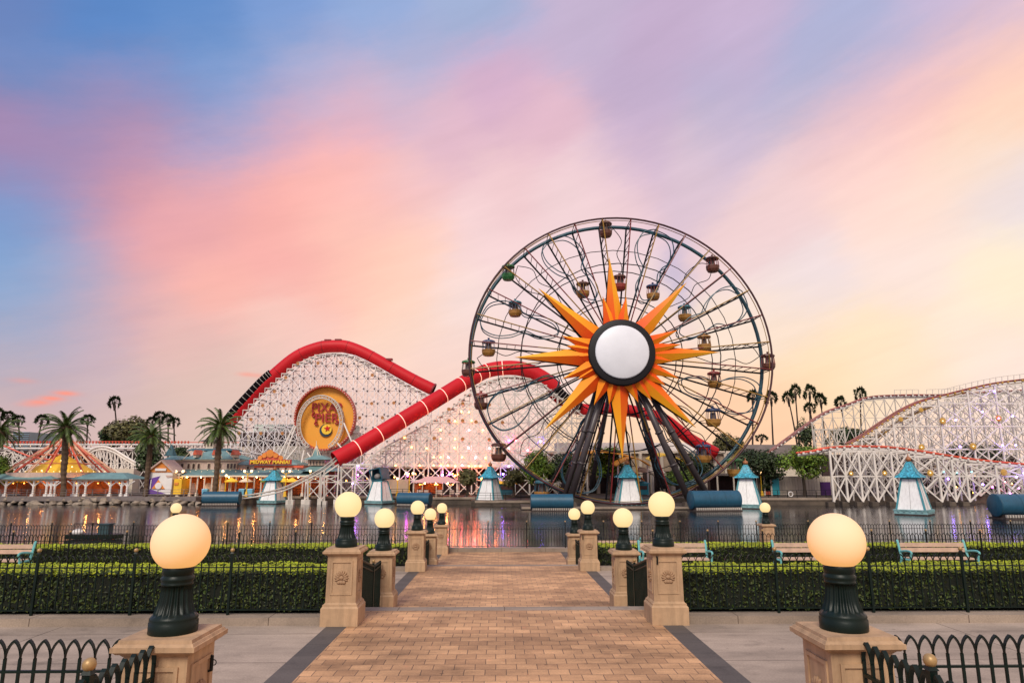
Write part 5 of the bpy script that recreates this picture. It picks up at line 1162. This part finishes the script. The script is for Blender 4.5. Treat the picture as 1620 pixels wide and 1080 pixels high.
# left white coaster structure behind the carousel, with an arched span
lw = thing('roller_coaster', 'low white trestle coaster with red rail running behind the carousel at the left', 'roller coaster', (W(120,770,122).x,122,ZQ))
m = MB(); lattice(m, 124, arange(-30,470,13.5), lambda x: 703 if x < 250 else 702, ZQ, 2.5, .11, .085); lattice(m, 121, arange(-30,130,14), lambda x: interp([(-30,700),(0,706),(40,722),(130,735)], x), ZQ, 2.3, .11, .09); m.build('trestle', 'white_steel', lw)
m = MB(); rect(m, -40, 703.5, 470, 701.6, 123.4, 1.6); rect(m, -40, 709.5, 250, 707.5, 123.4, .3); m.build('deck', 'wall_white', lw)
m = MB(); m.tube(spline(wl([(-40,698.5),(100,698.8),(180,698),(300,699.3),(470,700)], 123.6), 6), .07, 6); m.tube(spline(wl([(-40,696),(0,703),(40,719),(60,724),(130,734)], 120.6), 6), .15, 6)
for px in arange(-40,300,5.2): p = W(px,698.5,123.4); m.box((p.x-.09,123.3,p.z-.3),(p.x+.09,123.5,p.z+.15))
m.build('track', 'track_red', lw)
m = MB(); arc = [(138,716),(150,708.5),(165,706.5),(180,711),(195,720),(210,729),(222,735)]
for Y, r in ((116,.22),(118.5,.2)): m.tube(spline(wl(arc, Y), 5), r, 6); m.tube(spline(wl([(x,y+4.5) for x, y in arc], Y), 5), r*.7, 6)
for px in arange(142,222,5.6): a, b_ = W(px,interp(arc,px),116), W(px,775,116); m.bar(a, V(b_.x,116,ZQ), .09)
for px in arange(138,216,8.4): m.bar(W(px,interp(arc,px)+1,116), W(px+8.4,748,116), .08); m.bar(W(px+8.4,interp(arc,px+8.4)+1,116), W(px,748,116), .08)
m.build('arched_span', 'white_steel', lw)
bulbs(lw, [(x,704.8) for x in arange(0,250,16)], 122, .05)
m = MB(); rect(m, 150, 781, 212, 741, 114, 2); tag(m.build('rendered_wall', 'wall_cream'), 'plain cream wall behind the right pavilion and second date palm', 'wall')
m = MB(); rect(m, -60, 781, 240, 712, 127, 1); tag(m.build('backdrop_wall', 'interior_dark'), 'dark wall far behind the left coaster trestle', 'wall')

# hall with dark arches behind the hill trestle
hall = thing('arched_hall', 'cream hall with a row of dark arches and mint upper band, behind the hill trestle', 'building', (W(430,770,119).x,119,ZQ))
m = MB(); rect(m, 372, 782, 566, 683, 119, 6); m.build('wall', 'wall_cream', hall); m = MB(); rect(m, 400, 683, 560, 671, 119.6, 5); m.build('upper_band', 'wall_mint', hall)
m = MB(); rect(m, 372, 684, 566, 682, 118.6, .4); m.build('cornice', 'wall_white', hall)
for px in arange(385,480,15.6):
    m = MB(); p = W(px,697,118.9); m.prism([(p.x-.62,118.85,p.z-.9),(p.x+.62,118.85,p.z-.9)]+[(p.x+.62*math.cos(t),118.85,p.z+.5+.75*math.sin(t)) for t in [PI*k/8 for k in range(9)]], (0,.12,0)); m.build('arch_opening', 'interior_dark', hall)
# belvedere pavilion behind the midway building roof
bv = thing('belvedere', 'small cream belvedere with arched windows rising behind the midway roof', 'building', (W(328,712,112).x,112,ZQ))
m = MB(); rect(m, 319, 782, 338, 697, 112, 4); m.build('wall', 'wall_cream', bv); m = MB(); hip(m, 317, 340, 697.5, 692.5, 112, 4, 1.6, .3); m.build('roof', 'roof_grey', bv); windows(bv, (324,329,334), 699.5, 705, 2.3, 112)
# shaded arcade behind the pink tent
ar = thing('shaded_arcade', 'low dark arcade with string lamps under the trestle, behind the pink tent', 'building', (W(700,770,106).x,106,ZQ))
m = MB(); rect(m, 575, 782, 860, 739, 107, 4); m.build('rear_wall', 'interior_dark', ar); m = MB(); rect(m, 520, 741, 870, 738.5, 104.5, 6); m.build('roof', 'wall_tan', ar)
for px in arange(530,866,28): m = MB(); p = W(px,760,104.8); m.bar((p.x,104.8,ZQ),(p.x,104.8,W(px,741,104.8).z), .16, 6); m.build('post', 'wall_cream', ar)
m = MB(); rect(m, 610, 781, 646, 758, 103.6, 2); m.build('kiosk_wall', 'wall_tan', ar)
bulbs(ar, [(x, 750+2*math.sin(x*.3)) for x in arange(640,735,6)], 102.5, .05, 'bulb_warm'); bulbs(ar, [(647,749),(657,749),(624,754.5),(629,757.5),(711,750),(716,749),(724,750)], 102, .10, 'bulb_amber')
bulbs(ar, [(540,757),(548,760),(581,756),(590,762),(752,757),(768,759)], 103, .09, 'bulb_amber')
# pink market tent with lit counters
pt = thing('market_tent', 'pink canopy market tent with lamp lit counters on the middle quay', 'tent', (W(688,780,97).x,97,ZQ))
m = MB(); hip(m, 653, 725, 763.2, 753.4, 96, 4.5, 2.0, .2); m.build('canopy', 'pink_canvas', pt)
m = MB(); rect(m, 655, 780, 700, 764, 100.2, .3); m.build('rear_curtain', 'interior_red', pt)
for px, w in ((663,7),(674,7),(695,9),(715,6)): m = MB(); rect(m, px-w/2, 781, px+w/2, 774.5, 96.6, .9); m.build('counter', 'wall_pink', pt)
for px in (653.5,668,690,712,724): m = MB(); p = W(px,780,96.2); m.bar((p.x,96.2,ZQ),(p.x,96.2,W(px,763,96.2).z), .06, 6); m.build('pole', 'trim_cream', pt)
bulbs(pt, [(664,766),(668,766),(688,766),(692,766),(712,766.5),(716,766)], 97.2, .08, 'bulb_amber'); bulbs(pt, [(672,764.3),(690,764.3),(708,764.3)], 98.2, .07, 'bulb_hidden')
# canopies, curved fins and kiosks behind the wheel
for i, (px0, px1, y0, y1, Y, mt, lab) in enumerate(((905,1000,722,714,104,'orange_canvas','long flat amber canopy seen behind the wheel legs'),(975,1030,736,724,101,'orange_canvas','short orange canopy right of the lowest sun ray'),(985,1020,760,746,99.5,'sun_deep','low orange awning behind the tower under the sunburst'),(1030,1080,728,719,104,'yellow_canvas','yellow canopy behind the right wheel legs'))):
    root = thing('canopy', lab, 'canopy', (W((px0+px1)/2,780,Y).x,Y,ZQ), group='canopies behind the wheel'); a, b_ = W(px0,y0,Y), W(px1,y0,Y); zt = W(px0,y1,Y).z; n = 10
    m = MB(); vs = []
    for k in range(n+1):
        t = k/n; z = a.z + (zt-a.z)*math.sin(PI*t)
        for dy, dz in ((0,0),(4,.4),(4,.25),(0,-.15)): vs.append((a.x+(b_.x-a.x)*t, Y+dy, z+dz))
    m.add(vs, [(k*4+j,(k+1)*4+j,(k+1)*4+(j+1)%4,k*4+(j+1)%4) for k in range(n) for j in range(4)]+[(0,1,2,3),(n*4+3,n*4+2,n*4+1,n*4)]); m.build('fabric', mt, root)
    for px in (px0+4, px1-4): m = MB(); p = W(px,780,Y+1); m.bar((p.x,Y+1,ZQ),(p.x,Y+1,a.z+.1), .14, 6); m.build('post', 'wall_white', root)
fc = thing('rear_facade', 'pale tan facade with columns and dark bays behind the wheel legs', 'building', (W(960,770,112).x,112,ZQ))
m = MB(); rect(m, 856, 782, 1160, 716, 112, 5); m.build('wall', 'wall_tan', fc); m = MB(); rect(m, 856, 717, 1160, 713, 111.5, 6); m.build('cornice', 'wall_cream', fc)
for px in arange(862,1156,17): m = MB(); p = W(px,780,111.6); m.tube([(p.x,111.6,ZQ),(p.x,111.6,W(px,717,111.6).z)], .3, 8); m.build('column', 'wall_cream', fc)
for px in arange(870,1150,17): m = MB(); rect(m, px-5, 780, px+5, 745 if px % 2 else 752, 111.9, .2); m.build('bay', 'interior_dark', fc)
m = MB(); rect(m, 880, 716, 1110, 700, 118, 4); m.build('upper_wall', 'wall_white', fc)
for i, pts in enumerate((((1010,742),(1030,746),(1044,757),(1050,783)),((1036,743),(1050,750),(1058,762),(1061,783)),((912,740),(906,752),(905,783)),((921,738),(916,752),(915,783)))):
    m = MB(); c = spline(wl(pts, 103), 5); m.tube(c, [.42]*len(c), 8); tag(m.build('curved_fin', 'wall_cream'), 'tall cream curved fin on the quay behind the wheel', 'fin', 'curved fins behind the wheel')
for px0, px1, mt, lab in ((1003,1026,'teal_paint','teal kiosk with dark counter behind the tower under the sunburst'),(846,862,'blue_box','blue ticket kiosk at the lower left of the wheel'),(785,815,'blue_box','small blue kiosk with yellow roof right of the third float tower')):
    root = thing('kiosk', lab, 'kiosk', (W((px0+px1)/2,780,99.8).x,99.8,ZQ)); m = MB(); rect(m, px0, 782, px1, 764, 99.8, 2); m.build('wall', mt, root); m = MB(); hip(m, px0-2, px1+2, 765, 761, 99.8, 2, .8, .2); m.build('roof', 'yellow_canvas' if px0 < 1000 else 'tower_teal', root); m = MB(); rect(m, px0+2, 774, px1-2, 768, 99.7, .08); m.build('hatch', 'window_dark', root)
# right of the wheel: grey roofed hall, promenade stalls, beige wall with purple door
gh = thing('grey_roofed_hall', 'wide hall with a grey pitched roof behind the trees right of the wheel', 'building', (W(1225,760,128).x,128,ZQ))
m = MB(); rect(m, 1120, 784, 1300, 727, 128, 8); m.build('wall', 'wall_cream', gh); m = MB(); hip(m, 1120, 1300, 728, 702, 127.5, 16, 3.5, .5); m.build('roof', 'roof_grey', gh)
pv = thing('promenade_stall', 'open promenade stall with slim cream posts and red counter, right of the wheel', 'stall', (W(1190,780,100).x,100,ZQ))
m = MB(); rect(m, 1126, 752, 1240, 748.5, 100, 5); m.build('roof', 'roof_grey', pv); m = MB(); rect(m, 1126, 784, 1240, 752, 104.5, .4); m.build('rear_wall', 'interior_dark', pv); m = MB(); rect(m, 1128, 782, 1222, 777, 100.6, .6); m.build('counter', 'truss_red', pv)
for px in (1136,1162,1199,1210,1221): m = MB(); p = W(px,780,100.2); m.tube([(p.x,100.2,ZQ),(p.x,100.2,W(px,752,100.2).z)], .13, 6); m.build('post', 'wall_cream', pv)
m = MB(); rect(m, 1223, 782, 1232, 756, 100.1, 2); tag(m.build('turquoise_panel', 'teal_paint'), 'upright turquoise panel beside the round green tree', 'panel')
bwal = thing('garden_wall', 'beige plank wall behind the round tree on the right bank', 'wall', (W(1275,780,101).x,101,ZQ)); m = MB(); rect(m, 1232, 783, 1322, 753, 101.5, .5)
for px in arange(1234,1320,4.3): rect(m, px, 783, px+.7, 753.3, 101.42, .08)
m.build('planks', 'wall_cream', bwal); m = MB(); rect(m, 1299.5, 784, 1313.5, 762, 101.3, .15); m.build('door', 'purple_dark', bwal)
# lifebuoy ring on the right railing
m = MB(); p = W(1250,780,92.2); m.tube([(p.x+.3*math.cos(2*PI*k/20),92.05,-.62+.3*math.sin(2*PI*k/20)) for k in range(20)], .06, 6, closed=True); tag(m.build('lifebuoy', 'wall_white'), 'white lifebuoy ring on the railing left of the round tree trunk', 'lifebuoy')

# quay railings
def railing(pts, z, label, mt='wood_deck', h=1.0, step=1.7, bars=True):
    m = q = MB()
    for (xa,ya),(xb,yb) in zip(pts, pts[1:]):
        L = math.hypot(xb-xa,yb-ya); n = max(1,int(L/step))
        for i in range(n+1): t = i/n; m.bar((xa+(xb-xa)*t,ya+(yb-ya)*t,z),(xa+(xb-xa)*t,ya+(yb-ya)*t,z+h), .05)
        for zz in (h,h*.68,h*.36): q.bar((xa,ya,z+zz),(xb,yb,z+zz), .035)
    tag(m.build('quay_railing', mt), label, 'railing')
railing([(bx0,95.35),(bx1,95.35)], -1.08, 'grey timber railing along the left boardwalk')
railing([(bx1+.5,99.4),(qx(655,99),99.4)], ZQ, 'thin railing along the quay before the midway building', 'iron_black'); railing([(qx(662,96),95.7),(qx(758,96),95.7)], ZQ, 'thin railing in front of the pink tent', 'iron_black')
railing([(qx(752,90),90.2),(qx(848,90),90.2)], ZQ-.25, 'thin railing on the quay left of the wheel legs', 'iron_black'); railing([(qx(1170,92),92.1),(qx(1322,92),92.1)], ZQ, 'dark railing on the right bank by the round tree', 'iron_black', 1.0, 1.2)
# glass block at the far left skyline
ob = thing('office_block', 'blue grey glass office block on the far left skyline behind thin palms', 'building', (W(28,760,190).x,190,ZQ)); m = MB(); rect(m, 8, 775, 46.5, 683, 190, 12); m.build('wall', 'glass_block', ob)
m = MB()
for y in arange(685,720,3.2): rect(m, 8, y, 46.6, y-.9, 189.85, .1)
m.build('window_band', 'window_dark', ob)

# ------------------------------------------------------------------ palms
def frond(mb, base, az, L, up, droop, rnd, nl=17, wid=.5):
    pts = []; p = Vector(base); el = up
    for k in range(9):
        pts.append(p.copy()); p = p + V(math.cos(az)*math.cos(el), math.sin(az)*math.cos(el), math.sin(el))*L/8; el -= droop/8*(.5+k/8)
    mb.tube(pts, [.035*(1-.8*i/8) for i in range(9)], 4, caps=False); side = V(-math.sin(az), math.cos(az), 0)
    for k in range(nl):
        t = .12+.88*k/nl; i = min(7,int(t*8)); q = pts[i].lerp(pts[i+1], t*8-i); d = (pts[i+1]-pts[i]).normalized(); ln = wid*(1-.75*abs(t-.45)**1.3)*rnd.uniform(.85,1.1)
        for s in (-1,1):
            e = q + side*s*ln*.72 + d*ln*.62 - V(0,0,ln*(.28+.3*t)); w = d*.075; mb.add([q-w, q+w, e], [(0,1,2)])
def make_date_palm(seed):
    rnd = random.Random(seed); root = thing('date_palm', 'x', 'palm tree', absolute=False); H_ = 7.3
    b = MB(); rs = [.32-.04*math.sin(k*.3)+(.035 if k % 2 else -.02) for k in range(26)]; b.tube([(.03*math.sin(k*.5),0,H_*k/25) for k in range(26)], rs, 10); b.build('trunk', 'palm_trunk', root)
    b = MB(); b.smooth = True; b.ball((0,0,H_+.15), .72, 12, 8, (1,1,1.25)); b.build('crown_boss', 'palm_trunk', root)
    b = MB()
    for k in range(54):
        t = k/54; frond(b, (0,0,H_+.6), k*2.39996+rnd.uniform(-.2,.2), rnd.uniform(2.6,3.35), math.radians(82-118*t**.8), rnd.uniform(.9,1.5)*(1.1 if t < .8 else .7), rnd, 20, .50)
    b.build('fronds', 'palm_leaf', root); return root
dps = [make_date_palm(1), make_date_palm(2)]
for i, (px, pyc, pyb, Y, lab) in enumerate(((104,684,781,97.2,'date palm with leaning trunk standing before the carousel tent'),(230,698,782,97.0,'shorter date palm beside the gabled stall, between the pavilion and the midway building'),(340,683,780,97.4,'date palm in front of the midway building, below the black end of the red tube'),(-15,690,781,97.2,'date palm cut by the left edge of the picture'))):
    o = dps[i] if i < 2 else copy_tree(dps[i-2]); b_, t_ = W(px-(4 if i == 0 else 0),pyb,Y), W(px,pyc,Y); H_ = t_.z+1.0; s = H_/7.3; o.location = (b_.x,Y,-1.08); o.scale = (s*(1.0 if i < 2 else .93),)*2+(s,); o.rotation_euler = (0, math.atan2(t_.x-b_.x, H_), 0) if i == 0 else (0, 0, i*1.3); o['label'] = lab; o['group'] = 'date palms on the left shore'
def make_fan_palm(seed):
    rnd = random.Random(seed); root = thing('fan_palm', 'x', 'palm tree', absolute=False); H_ = 20.0; bx, by = rnd.uniform(-.6,.6), rnd.uniform(-.5,.5)
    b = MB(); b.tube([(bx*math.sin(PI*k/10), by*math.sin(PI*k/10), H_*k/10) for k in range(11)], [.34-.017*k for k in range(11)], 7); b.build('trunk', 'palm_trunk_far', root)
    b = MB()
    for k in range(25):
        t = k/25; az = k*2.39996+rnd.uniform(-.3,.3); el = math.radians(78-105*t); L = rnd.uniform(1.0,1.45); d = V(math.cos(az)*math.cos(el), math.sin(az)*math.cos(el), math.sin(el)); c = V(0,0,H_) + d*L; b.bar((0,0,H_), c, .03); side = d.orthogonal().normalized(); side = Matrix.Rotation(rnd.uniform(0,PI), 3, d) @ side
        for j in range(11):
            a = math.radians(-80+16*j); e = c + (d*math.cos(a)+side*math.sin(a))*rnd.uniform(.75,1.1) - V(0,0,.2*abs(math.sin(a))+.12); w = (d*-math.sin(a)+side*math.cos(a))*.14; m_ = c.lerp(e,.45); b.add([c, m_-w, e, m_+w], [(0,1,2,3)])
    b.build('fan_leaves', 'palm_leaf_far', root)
    b = MB(); b.lathe([(.26,H_-1.9),(.42,H_-.9),(.25,H_+.1)], n=8); b.build('dead_leaf_skirt', 'palm_trunk_far', root); return root
fps = [make_fan_palm(s) for s in (1,2,3)]; used = [0,0,0]
FP = [(181,634,183,150,'tallest thin fan palm at the left, alone above the trees'),(139,661,134,150,'fan palm rising behind the first date palm'),(66,662,56,150,'fan palm with slanting trunk left of the carousel tent'),(29,662,26,150,'right fan palm of the pair before the glass office block'),(13,656,9,150,'left fan palm of the pair before the glass office block'),(-3,652,-4,150,'fan palm cut by the left edge of the sky line'),
 (252,656,250,160,'tallest fan palm of the clump right of the left tree mass'),(241,664,239,165,'left fan palm of the clump right of the left tree mass'),(266,661,264,160,'third fan palm of the clump right of the left tree mass'),(275,665,271,165,'rightmost fan palm of the clump right of the left tree mass'),
 (1247,627,1262,132,'thin fan palm with slanting trunk just right of the wheel rim'),(1258,617,1266,132,'second and taller thin fan palm right of the wheel rim'),(1281,618,1284,132,'third tall fan palm right of the wheel, behind a shorter one'),(1281,643,1290,126,'short fan palm standing before the third tall one right of the wheel'),(1298,630,1312,128,'fan palm with slanting trunk at the start of the right coaster'),
 (1330,635,1344,124,'fan palm leaning left in front of the rising right track'),(1361,621,1371,122,'rightmost tall fan palm, in front of the right coaster'),(1191,625,1190,150,'fan palm seen through the right side of the wheel rim'),(1220,627,1226,140,'fan palm directly behind the right wheel rim'),(1205,690,1205,140,'small fan palm low behind the right wheel rim')]
for i, (px, py, pxb, Y, lab) in enumerate(FP):
    j = i % 3; o = fps[j] if not used[j] else copy_tree(fps[j]); used[j] = 1; t_ = W(px,py+3,Y); zb_ = ZQ; b_ = W(pxb,735,Y); b0 = t_ + (b_-t_)*((t_.z-zb_)/(t_.z-b_.z)); b0.z = zb_; d = t_-b0; H_ = d.length
    o.location = b0; kx = 1.0 if Y < 140 else 1.05; sz = H_/20; cr = (11.0*Y/1050)/2.15*kx; o.scale = (cr,cr,sz)
    o.rotation_euler = d.to_track_quat('Z','Y').to_euler(); o['label'] = lab; o['group'] = 'tall fan palms'

# ------------------------------------------------------------------ broad-leaved trees
def tree(px, py0, py1, wpx, Y, mt, label, seed, n=3600, size=.20, zg=ZQ, trunk=True, dense=1.0):
    rnd = random.Random(seed); t_, b_ = W(px,py0,Y), W(px,py1,Y); k = ((t_-CAM).dot(FWD))/F; rx = wpx/2*k; rz = (t_.z-b_.z)/2; c = V(t_.x, Y, (t_.z+b_.z)/2)
    root = thing('tree', label, 'tree', (c.x,Y,zg), group='leafy trees on the far shore'); m = MB()
    hub = V(c.x, Y, b_.z+rz*.35); m.tube(spline([(c.x,Y,zg),(c.x+.1,Y,(zg+b_.z)/2),hub], 4), [.26-.012*i for i in range(9)], 8)
    blobs = []
    for i in range(16):
        a, e, r = rnd.uniform(0,2*PI), rnd.uniform(-.75,1.25), rnd.uniform(.45,.78); q = c + V(math.cos(a)*math.cos(e)*rx*r, math.sin(a)*math.cos(e)*rx*r*.9, math.sin(e)*rz*r); blobs.append((q, rnd.uniform(.38,.58)))
        m.tube([hub, hub.lerp(q,.55)+V(0,0,.15), q], [.12,.07,.03], 5)
    m.build('trunk', 'bark', root); l = MB()
    for i in range(n):
        q, r = blobs[i % len(blobs)]; d = V(rnd.gauss(0,1), rnd.gauss(0,1), rnd.gauss(0,1)).normalized(); rr = r*(.45+.55*rnd.random()**.5)*(1+.25*noise.noise(d*2+Vector((seed,i%16,0))))
        p = q + V(d.x*rx*rr, d.y*rx*rr, d.z*rz*rr*1.05); leaf_quad(l, p, (d.x,d.y,d.z+.5), size*rnd.uniform(.6,1.25), rnd, .7)
    l.build('crown', mt, root)
for a in ((1266,705,759,78,97.5,'leaf_mid','round bright green tree with a slim dark trunk on the right bank',1,5200,.20),(1196,711,764,78,100,'leaf_dark','dark green tree behind the float tower right of the wheel',2,4600,.22),
  (850,716,768,52,97,'leaf_mid','bushy green tree behind the lower left of the wheel',3,3400,.2),(892,713,772,56,99,'leaf_dark','dark green tree just left of the left wheel legs',4,3600,.22),(739,742,770,34,98.5,'leaf_olive','small olive brown tree right of the pink tent',5,2200,.17),(812,742,772,34,96,'leaf_olive','small olive tree right of the third float tower',6,2000,.17),
  (1074,742,772,56,100,'leaf_mid','light green tree between the right wheel legs',7,3000,.2),(1096,716,764,60,106,'leaf_dark','dark tree behind the right wheel legs',8,3000,.22),(1150,682,722,46,128,'leaf_olive','feathery tree on the sky line behind the right side of the wheel',9,2600,.26),(962,706,760,60,108,'leaf_mid','green tree behind the wheel centre, under the sunburst',10,3000,.24),
  (204,663,712,76,135,'leaf_olive','broad olive tree mass on the left sky line',11,4200,.34),(178,672,716,40,136,'leaf_dark','dark tree at the left end of the left tree mass',12,2400,.34),(236,700,752,44,108,'leaf_dark','dark shrubby tree behind the gabled stall',13,2600,.24),(286,706,735,26,112,'leaf_dark','small dark tree right of the turret roof',14,1600,.24),
  (4,722,768,44,101,'leaf_mid','green tree cut by the left edge, behind the left pavilion',15,2200,.2),(1272,662,712,30,124,'leaf_dark','thin dark tree at the left end of the right coaster',16,1500,.24),(1345,676,716,72,122,'leaf_dark','dark leafy mass inside the rear of the right trestle',17,2600,.28),(1545,700,742,110,112,'leaf_dark','dark foliage seen through the right trestle',18,2600,.28),(1208,742,782,30,101,'leaf_dark','low dark tree behind the promenade stall',19,1500,.2)): tree(*a)
